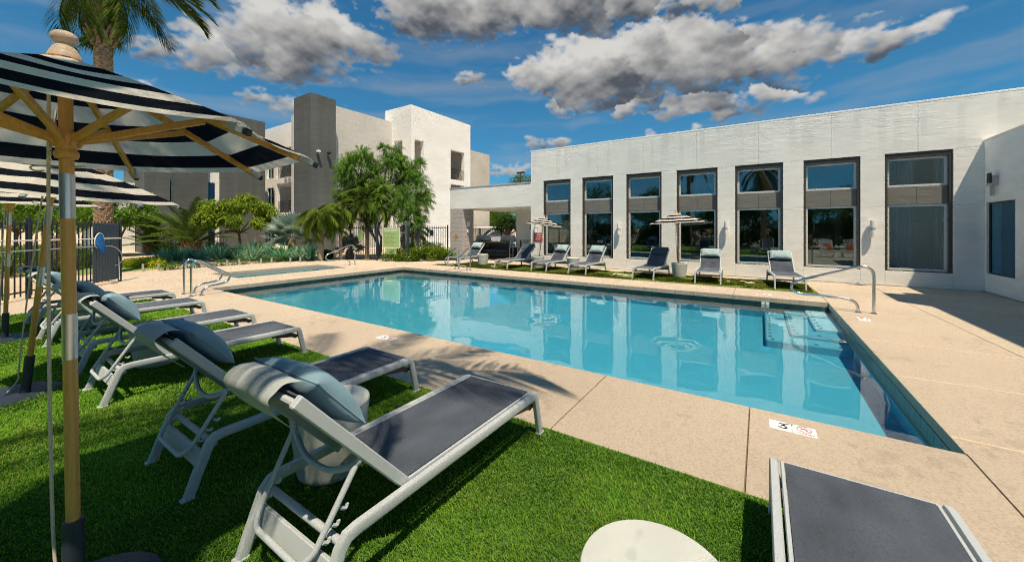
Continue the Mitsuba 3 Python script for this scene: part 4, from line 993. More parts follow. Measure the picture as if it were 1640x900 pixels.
def frond(L, k, n, ll, lw, col, seed, vee=.5, drp=.5, col2=None):
    """a feather palm leaf growing along +x and bending down by k radians."""
    r = np.random.default_rng(seed); t = np.linspace(.12, 1, n)
    px, pz = L * np.sin(k * t) / k, -L * (1 - np.cos(k * t)) / k; tg = np.stack([np.cos(k * t), t * 0, -np.sin(k * t)], 1); up = np.stack([np.sin(k * t), t * 0, np.cos(k * t)], 1)
    base = np.stack([px, t * 0, pz], 1); ln = ll * (np.sin(np.clip(t * 1.05, 0, 1) * np.pi) ** .55 * .8 + .25) * r.uniform(.85, 1.1, n); out = []
    for s in (-1, 1):
        d = np.array([0, s, 0]) + tg * (.55 + .5 * t)[:, None] + up * vee * r.uniform(.3, 1.2, (n, 1)); cc = jitter(col, n, r)
        if col2 is not None: m = (r.uniform(0, 1, n) < .3)[:, None]; cc = np.where(m, jitter(col2, n, r), cc)
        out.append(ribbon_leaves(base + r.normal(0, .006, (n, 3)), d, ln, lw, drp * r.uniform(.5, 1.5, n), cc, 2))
    tt = np.linspace(0, 1, 12); st = tube(np.stack([L * np.sin(k * tt) / k, tt * 0, -L * (1 - np.cos(k * tt)) / k], 1), np.linspace(.022, .005, 12) * (L / 2.2), 5)
    out.append((np.array(st.vertices), np.array(st.faces), np.tile(np.array(col) * 1.25, (len(st.vertices), 1))))
    return join(out)


def frond_M(loc, az, el, roll=0):
    a, e, q_ = (math.radians(x) for x in (az, el, roll))
    Rz = np.array([[math.cos(a), -math.sin(a), 0], [math.sin(a), math.cos(a), 0], [0, 0, 1]]); Ry = np.array([[math.cos(e), 0, -math.sin(e)], [0, 1, 0], [math.sin(e), 0, math.cos(e)]]); Rx = np.array([[1, 0, 0], [0, math.cos(q_), -math.sin(q_)], [0, math.sin(q_), math.cos(q_)]])
    M = np.eye(4); M[:3, :3] = Rz @ Ry @ Rx; M[:3, 3] = loc; return M


def leaf_ply(a): return mikit.ply((a[0], a[1]), 'm_leaf', False, color=a[2])


def trunk_rings(pts, r0, r1, bump=.10, step=.16, n=12, seed=0):
    p = smoothpath(pts, 10); L = np.r_[0, np.cumsum(np.linalg.norm(np.diff(p, axis=0), axis=1))]; s = np.arange(0, L[-1], step / 4); q_ = np.stack([np.interp(s, L, p[:, i]) for i in range(3)], 1)
    rr = np.interp(s, [0, L[-1]], [r0, r1]) * (1 + bump * (((s / step) % 1) - .4)); return tube(q_, rr, n)


def boots(center, r0, z0, z1, dz, per, L, W, seed, mname, parent, name='frond_stub', flare=.55):
    """old frond bases in a spiral up a palm trunk, one mesh of all pieces."""
    r = np.random.default_rng(seed); ms = []; z = z0; k = 0
    while z < z1:
        a = k * 2.39996; c, s = math.cos(a), math.sin(a); rad = r0
        m = cbox(-W / 2, W / 2, -.02, .05, 0, L, .012); m.vertices[:, 0] *= np.where(m.vertices[:, 2] > L * .6, .55, 1); m.vertices[:, 1] += flare * np.clip(m.vertices[:, 2] / L, 0, 1) ** 1.5 * L * .6
        ms.append(xf(m, mat((center[0] + c * rad, center[1] + s * rad, z), math.degrees(a) - 90 + r.uniform(-6, 6)))); k += 1; z += dz / per * r.uniform(.8, 1.2)
    return part(parent, name, cat(ms), mname)


PF = {  # shared frond shapes
    'date': [leaf_ply(frond(3.3, 1.25, 130, .55, .030, (.085, .155, .028), s, .45, .40, (.16, .20, .04))) for s in (1, 2)] + [leaf_ply(frond(3.3, 1.9, 130, .60, .030, (.075, .14, .025), s, .15, .75, (.18, .17, .04))) for s in (3, 4)],
    'thin': [leaf_ply(frond(3.3, k, 62, .60, .026, (.085, .155, .028), s, .35, .5, (.16, .20, .04))) for s, k in ((11, 1.2), (12, 1.7))] + [leaf_ply(frond(3.6, 1.5, 34, .78, .046, (.085, .155, .028), 17, .1, .7))],
    'long': [leaf_ply(frond(3.4, k, 74, .72, .034, (.10, .19, .03), s, .1, .8, (.18, .24, .045))) for s, k in ((13, 1.8), (14, 2.2))],
    'queen': [leaf_ply(frond(2.0, 1.7, 90, .56, .030, (.15, .25, .035), s, .2, 1.0, (.22, .30, .05))) for s in (5, 6)] + [leaf_ply(frond(2.0, 2.3, 90, .58, .030, (.16, .26, .04), s, .1, 1.2, (.30, .30, .06))) for s in (7, 8)],
    'young': [leaf_ply(frond(3.1, .85, 84, .50, .036, (.13, .215, .045), s, .5, .25, (.19, .26, .06))) for s in (9, 10)],
}


def palm(name, lb, loc, h, n, kinds, els, scale=1.0, trunk=None, seed=0, fixed=(), group=None, jit=6):
    r = np.random.default_rng(seed); k = thing(name, lb, 'palm tree', group); top = np.array(loc, float) + [0, 0, h]
    for i in range(n):
        az = i * 137.5 + r.uniform(-12, 12); el = np.interp(i, [0, n - 1], els) + r.uniform(-jit, jit)
        M = frond_M(top + [0, 0, -.25 * i / n], az, el, r.uniform(-20, 20)); M[:3, :3] *= scale * r.uniform(.85, 1.08); part(k, 'frond', kinds[i % len(kinds)], None, M=M)
    for az, el, kk, s in fixed: M = frond_M(top, az, el, 0); M[:3, :3] *= s; part(k, 'frond', kinds[kk], None, M=M)
    return k


# tall date palm at the left: crown at the top edge, rough trunk down behind the fence
TP = (-19.55, 3.25, 0)
k = palm('date_palm', 'tall date palm behind the left fence, its crown hanging in at the top edge', TP, 10.6, 26, PF['date'], (82, 22), 1.05, seed=4)
for az, el, q_, sc in ((31, -14, 3, .80), (36, -40, 1, .92), (24, -30, 1, .85), (44, -44, 3, .9), (213, -38, 1, .85), (206, -18, 3, .95), (222, -8, 1, 1.0), (120, -25, 1, .9), (-60, -30, 1, .9), (-12, -62, 1, .62), (14, -66, 0, .66), (-40, -60, 1, .6), (2, -50, 0, .75), (-28, -48, 0, .7)):
    M = frond_M(np.array(TP) + [0, 0, 10.6], az, el, 0); M[:3, :3] *= sc; part(k, 'frond', PF['long'][q_ % 2], None, M=M)
part(k, 'trunk', tube([(TP[0], TP[1], z) for z in np.linspace(0, 10.4, 30)], np.r_[np.full(25, .21), np.linspace(.22, .33, 5)], 14), 'm_boot')
boots(TP, .17, .05, 8.0, .115, 8, .15, .16, 2, 'm_boot', k, 'trunk_stub', .45)
boots(TP,   .24, 8.0, 10.4, .14, 10, .50, .14, 3, 'm_boot', k, 'crown_stub', .75)
# unseen-from-here palm overhead: shades the loungers and shows in the panes
def leaning_palm(lb, pts, n, seed, sc=1.0, kinds=None, els=(75, -35), fixed=()):
    top = np.array(pts[-1], float); k = palm('date_palm', lb, top * [1, 1, 0], top[2], n, (kinds or PF['date'])[:2], els, sc, seed=seed)
    for az, el, q_, f_ in fixed: M = frond_M(top, az, el, 0); M[:3, :3] *= f_; part(k, 'frond', kinds[q_], None, M=M)
    part(k, 'trunk', trunk_rings(pts, .22, .17, .12, .13, 12), 'm_boot'); return k
leaning_palm('date palm leaning over the near turf and shading the loungers', [(1.9, -3.0, 0), (1.4, -2.5, 2.0), (.1, -1.5, 5.2), (-1.15, -.45, 7.4)], 18, 21, .82, PF['thin'], (60, -30), ((64, 4, 2, 1.05), (84, -6, 2, 1.0)))
leaning_palm('palm rising behind the viewpoint, mirrored in the upper panes', [(.2, -7.5, 0), (.2, -7.5, 3), (.1, -7.4, 6.6)], 30, 22, .85)
leaning_palm('palm behind the viewpoint to the left, mirrored in the upper panes', [(-6.4, -14.0, 0), (-6.3, -14, 4), (-6.3, -14, 8.6)], 26, 23, .8)
# queen palms by the spa and gate
def queen(lb, loc, h, n, seed, r0=.14, sc=1.0, els=(75, -30)):
    k = palm('queen_palm', lb, loc, h, n, PF['queen'], els, sc, seed=seed, group=None)
    part(k, 'trunk', trunk_rings([(loc[0], loc[1], 0), (loc[0] + .03, loc[1], h * .5), (loc[0], loc[1], h)], r0, r0 * .8, .10, .12, 10), 'm_palebark')
    part(k, 'crown_shaft', lathe([(r0 * .9, h - .55), (r0 * 1.0, h - .3), (r0 * .6, h + .12)], 12).apply_translation((loc[0], loc[1], 0)), 'm_boot', True)
    return k
queen('bushy palm with a pale trunk at the far end of the spa', (-18.0, 10.35, 0), 2.35, 26, 31, .105, .66, (55, -25))
p_ = at(588, 365, 19.6); queen('taller yellow-green palm just behind the gate fence', (p_[0], p_[1], 0), 3.15, 24, 32, .11, .80, (80, -25))
p_ = at(545, 365, 19.0); queen('drooping palm between the dark tower and the gate fence', (p_[0], p_[1], 0), 2.7, 16, 36, .08, .62, (65, -30))
p_ = at(660, 365, 21.5); queen('short arching palm behind the rules board', (p_[0], p_[1], 0), 1.5, 18, 33, .10, .55, (75, 0))
# young date palms in front of the grey towers
for px, D, h, sc, n, lb, sd in ((307, 22.2, .75, 1.0, 30, 'broad young date palm with an orange base in front of the grey walls', 41), (243, 24.0, .55, .72, 22, 'smaller young date palm with an orange base at the lawn', 42)):
    p_ = at(px, 365, D); k = palm('young_date_palm', lb, (p_[0], p_[1], 0), h, n, PF['young'], (86, 26), sc * .92, seed=sd)
    part(k, 'trunk', lathe([(.42 * sc, 0), (.46 * sc, .3), (.30 * sc, h), (.05, h + .15)], 14).apply_translation((p_[0], p_[1], 0)), 'm_boot'); boots((p_[0], p_[1]), .34 * sc, .02, h, .12, 9, .26, .10, sd, 'm_orangeboot', k, 'frond_stub', .9)
prin('m_orangeboot', (.46, .21, .07), .9)


def fan_palm(lb, loc, h, n, R, col, seed):
    r = np.random.default_rng(seed); k = thing('fan_palm', lb, 'palm tree'); part(k, 'trunk', lathe([(.2, 0), (.22, h * .5), (.13, h)], 12).apply_translation(loc), 'm_boot'); m = 26
    a = np.linspace(-2.25, 2.25, m); shapes = []
    for s in range(2):
        d = np.stack([np.cos(a), np.sin(a), .10 * np.abs(np.sin(a * 3))], 1); ln = R * (.62 - .15 * np.abs(a) / 2.25) * r.uniform(.93, 1.05, m)
        L = ribbon_leaves(np.tile([R * .55, 0, 0], (m, 1)), d, ln, .085 * R, .10, jitter(col, m, r, .15), 2); st = tube([(0, 0, 0), (R * .56, 0, 0)], .012, 5)
        shapes.append(leaf_ply(join([L, (np.array(st.vertices), np.array(st.faces), np.tile(np.array(col) * .9, (len(st.vertices), 1)))])))
    for i in range(n): part(k, 'fan_leaf', shapes[i % 2], None, M=frond_M(np.array(loc) + [0, 0, h - .05], i * 137.5 + r.uniform(-15, 15), np.interp(i, [0, n - 1], (80, -12)), r.uniform(-35, 35)))
p_ = at(468, 365, 20.2); fan_palm('silver-green fan palm in front of the white balconies', (p_[0], p_[1], 0), 1.1, 26, 1.35, (.36, .46, .38), 51)
p_ = at(560, 365, 19.9); fan_palm('small silvery fan palm at the left end of the gate fence', (p_[0], p_[1], 0), .5, 16, .85, (.20, .28, .24), 52)


def agave_mesh(seed, n, L, W, col):
    r = np.random.default_rng(seed); el = np.radians(np.interp(np.arange(n), [0, n - 1], [82, 12]) + r.uniform(-7, 7, n)); az = np.arange(n) * 2.39996 + r.uniform(-.25, .25, n)
    d = np.stack([np.cos(el) * np.cos(az), np.cos(el) * np.sin(az), np.sin(el)], 1); b = d * .06 * np.array([1, 1, .2]); ln = L * r.uniform(.75, 1.08, n)
    return ribbon_leaves(b, d, ln, W, r.uniform(.02, .22, n), jitter(col, n, r, .22), 3)
AG = [leaf_ply(agave_mesh(s, 70, 1.15, .085, c)) for s, c in ((1, (.24, .47, .29)), (2, (.20, .43, .23)), (3, (.31, .53, .34)))]
ag_places = [(262, 17.9, .78, 'leftmost agave at the lawn end of the hedge'), (285, 18.3, .85, 'second agave from the left in the hedge'), (322, 18.9, .80, 'low agave left of the broad date palm'), (352, 18.8, 1.02, 'large agave in front of the broad date palm'), (382, 19.2, .85, 'agave between the two largest in the hedge'),
             (405, 18.9, 1.08, 'largest agave below the round-headed tree'), (430, 19.1, .82, 'agave right of the largest one'), (452, 18.8, .98, 'agave in front of the left balcony railing'), (476, 18.9, .88, 'agave below the silver fan palm'), (496, 18.7, 1.0, 'rightmost agave beside the pale palm trunk'),
             (340, 20.6, .85, 'agave in the second row behind the broad date palm side'), (430, 20.8, .9, 'agave in the second row in front of the white wall'), (300, 20.0, .8, 'agave in the second row near the orange palm base'), (385, 20.6, .9, 'agave in the second row below the round tree trunk')]
for i, (px, D, s, lb) in enumerate(ag_places):
    p_ = at(px, 365, D); k = thing('agave', 'blue-green ' + lb, 'plant', 'agaves in the hedge'); part(k, 'leaves', AG[i % 3], None, M=mat((p_[0], p_[1], -.02), i * 47, s))


def leaf_cloud(cs, rs, per, size, col, seed, asp=.5, hang=0.0, n=1):
    r = np.random.default_rng(seed); out = []
    for c, rad, q_ in zip(cs, rs, per):
        u = r.normal(0, 1, (q_, 3)); u /= np.linalg.norm(u, axis=1, keepdims=True); rr = rad * r.uniform(.25, 1, (q_, 1)) ** .55
        p = np.array(c) + u * rr * np.array([1, 1, .8]); d = u * .7 + r.normal(0, .7, (q_, 3)) + np.array([0, 0, -hang])
        out.append(ribbon_leaves(p, d, size * r.uniform(.6, 1.3, q_), size * asp, .15 + hang * .3, jitter(np.array(col) * 1.5, q_, r, .35), n))
    return join(out)


def tree(name, lb, loc, crown_z, R, H, ncl, leaves, size, col, seed, trunk_r=.12, asp=.5, hang=0., trunks=1, group=None, category='tree', lean=(0, 0), spread=1.0):
    r = np.random.default_rng(seed); k = thing(name, lb, category, group); loc = np.array(loc, float); cs, rs = [], []
    for i in range(ncl):
        u = r.normal(0, 1, 3); u /= np.linalg.norm(u); u[2] = abs(u[2]) * 1.3 - .35
        cs.append(loc + [lean[0], lean[1], crown_z] + u * np.array([R, R, H]) * r.uniform(.45, .95) ** .7); rs.append(r.uniform(.24, .42) * min(R, H * 1.3) * spread)
    per = np.maximum(20, (leaves * np.array(rs) ** 2 / np.sum(np.array(rs) ** 2)).astype(int))
    ms = []
    for t in range(trunks):
        o = np.array([r.uniform(-.25, .25), r.uniform(-.25, .25), 0]) * (trunks > 1); fork = loc + o * 2.2 + [lean[0] * .4, lean[1] * .4, max(.3, crown_z - H * .75)]
        ms.append(tube(smoothpath([loc + o - [0, 0, .1], (loc + o + fork) / 2 + r.uniform(-.12, .12, 3) * trunk_r * 8, fork], 5), np.linspace(trunk_r, trunk_r * .7, 11), 8))
        for c in cs[t::trunks][:8]: mid = fork * .45 + c * .55 + r.uniform(-.1, .1, 3) * R * .5; ms.append(tube(smoothpath([fork, mid, c], 4), np.linspace(trunk_r * .55, trunk_r * .12, 9), 6))
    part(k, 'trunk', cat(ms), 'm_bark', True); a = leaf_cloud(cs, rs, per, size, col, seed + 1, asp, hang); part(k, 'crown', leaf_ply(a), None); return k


# feathery palo verde behind the gate
r = np.random.default_rng(77); PV = at(606, 365, 20.6); k = thing('feathery_tree', 'large feathery green tree with bent branches behind the pool gate', 'tree'); ms, cl = [], []
def pv(px, py, dD=0): return at(px, py, 20.6 + dD)
stems = [[(606, 420), (604, 385), (600, 352), (590, 320), (578, 285)], [(606, 420), (612, 385), (622, 350), (640, 330), (655, 300)], [(604, 390), (588, 358), (566, 348), (556, 326), (560, 290)], [(600, 352), (614, 310), (618, 270)], [(622, 350), (632, 322), (662, 318), (676, 330)], [(612, 385), (606, 365), (618, 340), (640, 300), (640, 262)]]
for s in stems: P = np.array([pv(x, y, r.uniform(-.4, .4)) for x, y in s]); P[0][2] = max(-.05, P[0][2]) if s[0][1] > 415 else P[0][2]; ms.append(tube(smoothpath(P, 6), np.linspace(.11 if s[0][1] > 415 else .06, .02, 6 * (len(P) - 1) + 1), 7))
part(k, 'trunk', cat(ms), 'm_bark', True)
blobs = [(560, 262, 22), (580, 250, 20), (548, 285, 20), (600, 275, 22), (622, 258, 22), (640, 262, 20), (655, 275, 20), (668, 290, 20), (640, 290, 24), (612, 300, 24), (585, 290, 22), (565, 310, 22), (545, 318, 16), (650, 315, 26), (672, 320, 20), (680, 305, 12), (630, 330, 22), (660, 340, 22), (672, 352, 16), (600, 325, 20), (618, 240, 12), (635, 243, 13), (668, 262, 12), (575, 335, 14), (648, 352, 14), (552, 268, 16), (683, 322, 10), (592, 255, 13)]
for x, y, rad in blobs:
    for q_ in range(2):
        c = pv(x + r.uniform(-5, 5), y + r.uniform(-4, 4), r.uniform(-1.5, 1.5)); R_ = rad / 605 * 20.6 * 1.05; n = int(3600 * (rad / 20) ** 2)
        # a spray: twigs radiating up and out, fine leaflets along them
        tw = max(16, int(46 * (rad / 20) ** 2)); u = r.normal(0, 1, (tw, 3)); u[:, 2] += .35; u /= np.linalg.norm(u, axis=1, keepdims=True)
        per = n // tw; t = r.uniform(.15, 1.05, (tw, per, 1)); p = (c + u[:, None] * R_ * t + np.array([0, 0, -1.]) * (t ** 2) * R_ * .38 + r.normal(0, .025, (tw, per, 3))).reshape(-1, 3)
        d = (u[:, None] * .8 + np.array([0, 0, -.35]) + r.normal(0, .45, (tw, per, 3))).reshape(-1, 3); N_ = len(p)
        cl.append(ribbon_leaves(p, d, r.uniform(.06, .15, N_), .019, .25, jitter((.17, .33, .055) if r.uniform() < .6 else (.25, .42, .075), N_, r, .3), 1))
part(k, 'crown', leaf_ply(join(cl)), None)

# round-headed tree and background trees
p_ = at(383, 365, 22.5); tree('round_tree', 'round-headed yellow-green tree in front of the grey walls', (p_[0], p_[1], 0), 2.25, 2.15, 1.3, 44, 9500, .21, (.18, .255, .03), 61, .09, .40, .35, spread=.62)
for px, D, cz, R, H, col, lb, sd, lv in ((190, 22.5, 2.3, 2.0, 1.9, (.12, .22, .03), 'leafy green tree right of the rough palm trunk', 62, 14000), (92, 27, 2.8, 3.0, 2.4, (.12, .22, .03), 'broad green tree behind the left fence between the umbrella poles', 63, 12000), (28, 30, 3.0, 3.2, 2.4, (.11, .21, .03), 'green tree at the left edge behind the fence', 64, 11000),
                                     (135, 38, 3.6, 3.6, 3.0, (.08, .16, .025), 'darker tree farther back behind the rough palm trunk', 65, 10000), (-60, 30, 3.2, 4.0, 3, (.06, .11, .02), 'tree just beyond the left edge of the view', 66, 8000),
                                     (806, 62, 3.0, 4.2, 3.2, (.10, .17, .025), 'bright green tree behind the breezeway', 67, 9000), (848, 47, 5.2, 3.2, 3.2, (.075, .13, .025), 'green treetop showing above the breezeway roof', 68, 9000), (770, 52, 3.0, 4, 3, (.08, .14, .02), 'green tree farther back behind the breezeway', 69, 7000), (812, 24.5, 1.75, .75, .8, (.05, .10, .025), 'dark small tree in the car park behind the breezeway', 70, 2500)):
    p_ = at(px, 365, D); tree('leafy_tree', lb, (p_[0], p_[1], 0), cz, R, H, 22, lv, .26 if D > 25 else .16, col, sd, .14, .5, .2)
# trees behind the viewpoint, seen only as reflections
for x, y, cz, R, H, lb, sd in ((-9, -12, 3.2, 3.4, 2.4, 'green tree mirrored in the leftmost lower panes', 81), (-2, -11, 2.9, 3.0, 2.2, 'green tree mirrored in the middle lower panes', 82), (5, -11, 3.0, 3.2, 2.2, 'green tree mirrored in the right lower panes', 83), (10, -13, 3.2, 3.2, 2.4, 'green tree mirrored at the right of the lower panes', 84), (-15, -10, 3.2, 3.4, 2.6, 'green tree beyond the fence at the far left of the reflections', 85)):
    tree('leafy_tree', lb, (x, y, 0), cz, R, H, 18, 6000, .28, (.06, .115, .02), sd, .15, .5, .2)
for i, (x, y, w) in enumerate(((-14.5, -8.6, 2.6), (-9.5, -8.9, 2.6), (-4.5, -9.2, 2.6), (.5, -9.2, 2.6), (5.5, -9.0, 2.6), (10.5, -8.8, 2.6))):
    rr = np.random.default_rng(700 + i); cs = [(x + rr.uniform(-w, w), y + rr.uniform(-.6, .6), rr.uniform(.3, 2.3)) for _ in range(30)]
    k = thing('hedge', f'{["far left", "left", "middle left", "middle right", "right", "far right"][i]} tall hedge mirrored dark green in the lower panes', 'hedge'); part(k, 'foliage', leaf_ply(leaf_cloud(cs, [.75] * 30, [230] * 30, .24, (.04, .075, .016), 720 + i, .55)), None)
# shrubs
SH = [(215, 26.5, .9, .7, (.04, .075, .02), 'dark round shrub by the gravel at the left'), (233, 27, .85, .65, (.04, .075, .02), 'dark round shrub left of the small date palm'), (262, 23.6, .75, .55, (.10, .20, .02), 'bright green shrub right of the small date palm'), (285, 22.3, .95, .62, (.055, .09, .02), 'wide olive shrub left of the broad date palm'),
      (345, 23, .8, .65, (.15, .17, .045), 'dry yellowish shrub behind the agaves'), (408, 22.5, .75, .75, (.14, .25, .02), 'bright lime shrub behind the largest agave'), (375, 20.9, .6, .45, (.10, .11, .04), 'brownish low shrub between agaves'), (318, 19.6, .45, .40, (.05, .10, .03), 'small shrub between the left agaves'), (440, 20.2, .5, .5, (.05, .10, .03), 'green shrub between the right agaves'), (470, 19.6, .5, .4, (.05, .10, .03), 'low green shrub under the silver fan palm'), (523, 19.4, .5, .45, (.04, .10, .012), 'low green shrub beside the pale palm trunk'), (362, 19.3, .4, .38, (.05, .10, .03), 'small shrub in the middle of the hedge'), (418, 19.4, .4, .4, (.05, .1, .03), 'small dark shrub right of the largest agave')]
for i, (px, D, R, h, col, lb) in enumerate(SH):
    p_ = at(px, 365, D); rr = np.random.default_rng(200 + i); cs = [(p_[0] + rr.uniform(-.5, .5) * R, p_[1] + rr.uniform(-.5, .5) * R, h * rr.uniform(.35, .7)) for _ in range(9)]
    k = thing('shrub', lb, 'shrub'); part(k, 'foliage', leaf_ply(leaf_cloud(cs, [R * .5] * 9, [230] * 9, .11, col, 300 + i, .5)), None); part(k, 'stem', cat([tube([(p_[0], p_[1], -.03), c], .012, 5) for c in cs]), 'm_bark')
for i, (px, D, z, lb) in enumerate(((640, 18.6, .55, 'leafy shrub below the rules board'), (662, 18.5, .60, 'yellow-flowering shrub right of the rules board'), (680, 18.6, .62, 'yellow-flowering shrub in the middle of the gate bed'), (698, 18.9, .66, 'yellow-flowering shrub right of the middle of the gate bed'), (716, 19.2, .58, 'yellow-flowering shrub beside the stone block column'), (655, 20.3, .95, 'taller green shrub behind the gate fence'), (688, 20.5, .9, 'green shrub behind the gate fence near the column'))):
    p_ = at(px, 365, D); rr = np.random.default_rng(400 + i); cs = [(p_[0] + rr.uniform(-.42, .42), p_[1] + rr.uniform(-.42, .42), z * rr.uniform(.3, .85)) for _ in range(10)]; k = thing('flowering_shrub', lb, 'shrub')
    part(k, 'foliage', leaf_ply(leaf_cloud(cs, [.30] * 10, [260] * 10, .085, (.11, .19, .02), 430 + i, .55)), None); part(k, 'stem', cat([tube([(p_[0], p_[1], -.03), c], .01, 5) for c in cs]), 'm_bark')
    if i < 5: part(k, 'flowers', leaf_ply(leaf_cloud([(c[0], c[1], c[2] + .05) for c in cs], [.30] * 10, [16] * 10, .06, (.62, .45, .03), 460 + i, .9)), None)
# planting behind the left fence
for i, (px, D, h, lb) in enumerate(((15, 12.6, .9, 'spiky green plant behind the fence at the left edge'), (52, 13.2, 1.05, 'spiky green plant behind the fence by the leaning pole'), (85, 14.0, .9, 'spiky green plant behind the fence left of the thick pole'), (118, 15.0, .95, 'spiky green plant hidden partly by the thick pole'), (140, 15.5, .8, 'spiky green plant left of the rough palm trunk'))):
    p_ = at(px, 365, D); k = thing('spiky_plant', lb, 'plant'); part(k, 'leaves', leaf_ply(agave_mesh(500 + i, 110, 1.25, .035, (.12, .19, .035))), None, M=mat((p_[0], p_[1], 0), i * 31, h))
for i, (px, D, R, h, col, lb) in enumerate(((30, 16, .9, .8, (.12, .20, .03), 'lime shrub behind the left fence near the frame edge'), (70, 17, .9, .9, (.10, .18, .03), 'lime shrub behind the left fence by the leaning pole'), (125, 18.5, .8, .7, (.08, .16, .02), 'green shrub behind the left fence beside the palm trunk'), (100, 16, .7, .6, (.14, .21, .04), 'pale green shrub behind the left fence'))):
    p_ = at(px, 365, D); rr = np.random.default_rng(600 + i); cs = [(p_[0] + rr.uniform(-.5, .5) * R, p_[1] + rr.uniform(-.5, .5) * R, h * rr.uniform(.35, .7)) for _ in range(9)]
    k = thing('shrub', lb, 'shrub'); part(k, 'foliage', leaf_ply(leaf_cloud(cs, [R * .5] * 9, [220] * 9, .11, col, 640 + i, .5)), None)
p_ = at(97, 365, 14.2); k = thing('palm_stump', 'second rough dark palm trunk behind the thick wooden pole', 'palm tree'); part(k, 'trunk', tube([(p_[0], p_[1], 0), (p_[0], p_[1], 1.25)], .2, 12), 'm_bark'); boots((p_[0], p_[1]), .18, .0, 1.2, .115, 8, .16, .15, 9, 'm_bark', k, 'trunk_stub', .5)
# yellow-green ground cover and bare soil under the hedge
r = np.random.default_rng(91); cs = [at(x, 365, D) * [1, 1, 0] + [0, 0, .10] for x, D in zip(r.uniform(199, 258, 40), r.uniform(15.4, 17.0, 40))]
cs = [c for c in cs if not DECK.contains(Polygon([(c[0] - .1, c[1] - .1), (c[0] + .1, c[1] - .1), (c[0], c[1] + .1)]))]
a = leaf_cloud(cs, [.28] * len(cs), [160] * len(cs), .075, (.33, .36, .03), 92, .7); k = struct('ground_cover', (a[0], a[1]), 'm_leaf', False, 'stuff', 'yellow-green ground cover at the end of the deck', color=a[2])
r = np.random.default_rng(95); hp = np.array([(-18.35, 3.45), (-18.95, 5.2), (-19.05, 8.2), (-18.55, 10.3)]); cs = []
for t in np.linspace(.8, 3, 40): i = min(int(t), 2); c = hp[i] * (1 - t + i) + hp[i + 1] * (t - i); cs.append((c[0] - r.uniform(.25, .9), c[1] + r.uniform(-.2, .2), .06))
a = leaf_cloud(cs, [.26] * len(cs), [120] * len(cs), .07, (.07, .13, .03), 96, .6); struct('hedge_undergrowth', (a[0], a[1]), 'm_leaf', False, 'stuff', 'low dark green undergrowth between the agaves', color=a[2])
# stakes of the path lights along the hedge
for i, (px, py) in enumerate(((229, 433), (254, 431.7), (297, 430), (323, 428), (364, 425.8), (383, 424), (418, 422.5), (435, 421.7), (465, 421), (481, 420))):
    p_ = at(px, py, 1.0); D = 1.6 * 605 / (py - 365.5); p_ = at(px, py, D); k = thing('path_light', f'{["first", "second", "third", "fourth", "fifth", "sixth", "seventh", "eighth", "ninth", "tenth"][i]} short pale path light from the left along the hedge', 'path light', 'path lights along the hedge')
    part(k, 'stake', cbox(p_[0] - .028, p_[0] + .028, p_[1] - .028, p_[1] + .028, -.02, .21, .004), 'm_concrete'); part(k, 'cap', cbox(p_[0] - .034, p_[0] + .034, p_[1] - .034, p_[1] + .034, .211, .24, .006), 'm_pipe')

# ------------------------------------------------------------------ car park behind the breezeway, other far things
cp = thing('carport', 'flat white carport roof behind the breezeway', 'carport'); part(cp, 'roof', cbox(-27, -19.2, 31, 36, 1.60, 1.78, .03), 'm_signwhite')
for x in (-26, -23, -20): part(cp, 'column', cbox(x - .08, x + .08, 32.9, 33.1, 0, 1.599, .01), 'm_pipe')
def car(lb, loc, rz, paint):
    k = thing('parked_car', lb, 'car', 'cars parked behind the breezeway'); M = mat(loc, rz)
    sec = Polygon([(-2.2, .28), (-2.22, .62), (-2.0, .78), (-1.35, .86), (-.75, 1.36), (.55, 1.42), (1.35, .98), (2.05, .92), (2.2, .66), (2.2, .28)]).buffer(.05).buffer(-.02)
    m = ext(sec, -.84, .84); v = m.vertices.copy(); m.vertices = np.c_[v[:, 0], v[:, 2], v[:, 1]]; m.vertices[:, 1] *= np.where(m.vertices[:, 2] > 1.05, .82, 1); m.fix_normals(); part(k, 'body', xf(m, M), paint)
    for s in (-1, 1):
        g_ = Polygon([(-1.1, .92), (-.68, 1.28), (.5, 1.33), (1.1, .95)]); m = ext(g_, 0, .012); v = m.vertices.copy(); m.vertices = np.c_[v[:, 0], s * (.70 + v[:, 2] + (1.4 - v[:, 1]) * .33), v[:, 1]]; m.fix_normals(); part(k, 'window', xf(m, M), 'm_dark')
        for x in (-1.35, 1.35): w = part(k, 'wheel', xf(xf(lathe([(.0005, -.1), (.32, -.1), (.33, 0), (.32, .1), (.0005, .1)], 24), trimesh.transformations.rotation_matrix(np.pi / 2, [1, 0, 0])), M @ mat((x, s * .78, .32))), 'm_dark', 40); part(w, 'rim', xf(xf(lathe([(.0005, .105), (.2, .105), (.2, -.105), (.0005, -.105)], 20), trimesh.transformations.rotation_matrix(np.pi / 2, [1, 0, 0])), M @ mat((x, s * .79, .32))), 'm_alu', 40)
    for y in (-.6, .6): part(k, 'headlight', xf(cbox(2.19, 2.235, y - .18, y + .18, .66, .80, .01), M), 'm_signwhite')
car('silver car parked behind the rear fence, left one', (-21.0, 30.0, 0), 25, 'm_carpaint'); car('silver car parked behind the rear fence, right one', (-16.2, 27.5, 0), 60, 'm_carpaint'); car('dark car parked under the carport', (-24, 33.6, 0), 80, 'm_carpaint2')
struct('car_park', sheet(sbox(-60, 21.4, 0, 60), -.022), 'm_concrete')
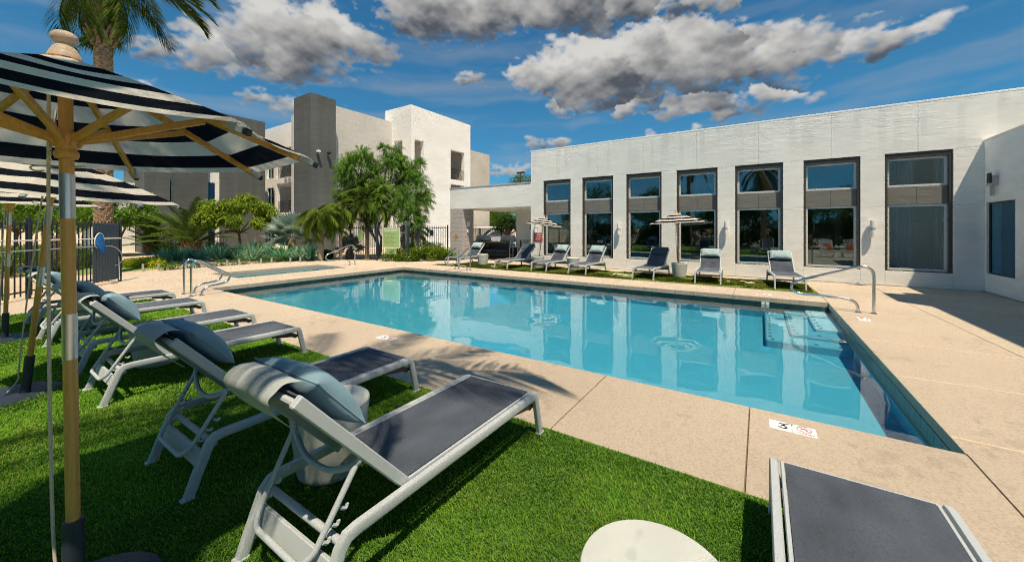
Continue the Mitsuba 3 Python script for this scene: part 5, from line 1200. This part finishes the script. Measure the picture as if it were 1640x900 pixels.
p_ = at(834, 365, 42); lp = thing('street_lamp', 'thin dark street lamp rising behind the breezeway roof', 'street lamp'); part(lp, 'pole', tube([(p_[0], p_[1], 0), (p_[0], p_[1], 7.7)], .06, 8), 'm_dark'); part(lp, 'head', cbox(p_[0] - .45, p_[0] + .45, p_[1] - .2, p_[1] + .2, 7.7, 7.85, .03), 'm_dark')
p_ = at(651, 365, 19.9); gl = thing('vent_pipe', 'white gooseneck pipe rising above the gate fence', 'pipe'); part(gl, 'pipe', tube(smoothpath([(p_[0], p_[1], 0), (p_[0], p_[1], 1.5), (p_[0] + .02, p_[1], 1.78)], 5), .09, 12), 'm_signwhite', True) ; part(gl, 'cap', xf(trimesh.creation.icosphere(2), mat((p_[0] + .04, p_[1], 1.84), 0, (.17, .17, .14))), 'm_signwhite', True)
# white slatted chairs on the deck at the right, seen mirrored in a pane
for i, (x, y, rz, lb) in enumerate(((3.25, 2.1, 160, 'white slatted garden chair with coral cushion, left one mirrored in the sixth window'), (4.15, 1.95, 190, 'white slatted garden chair with coral cushion, right one mirrored in the sixth window'))):
    k = thing('garden_chair', lb, 'chair', None); M = mat((x, y, 0), rz); part(k, 'seat', xf(cat([bar((-.3, -.3 + .09 * q_, .36 - .02 * q_), (.3, -.3 + .09 * q_, .36 - .02 * q_), .075, .02) for q_ in range(7)]), M), 'm_signwhite')
    for q_ in range(6): part(k, 'back_slat', xf(bar((-.26 + .104 * q_, .28, .25), (-.30 + .12 * q_, .52, 1.0 - .02 * abs(q_ - 2.5)), .085, .02, (0, 1, 0)), M), 'm_signwhite')
    for s in (-1, 1): part(k, 'armrest', xf(bar((s * .36, -.36, .56), (s * .34, .40, .56), .11, .025), M), 'm_signwhite'); part(k, 'leg', xf(bar((s * .34, -.32, 0), (s * .34, -.30, .55), .06, .04, (0, 1, 0)), M), 'm_signwhite'); part(k, 'leg', xf(bar((s * .32, .42, 0), (s * .32, .05, .36), .06, .04, (1, 0, 0)), M), 'm_signwhite')
    c_ = xf(pillow_mesh(40 + i, .2, .2, .08), M @ np.array([[1, 0, 0, 0], [0, .35, -.93, .22], [0, .93, .35, .56], [0, 0, 0, 1.]])); one('cushion', f'coral cushion on the {"left" if i == 0 else "right"} white garden chair', 'cushion', c_, 'm_coral', True)
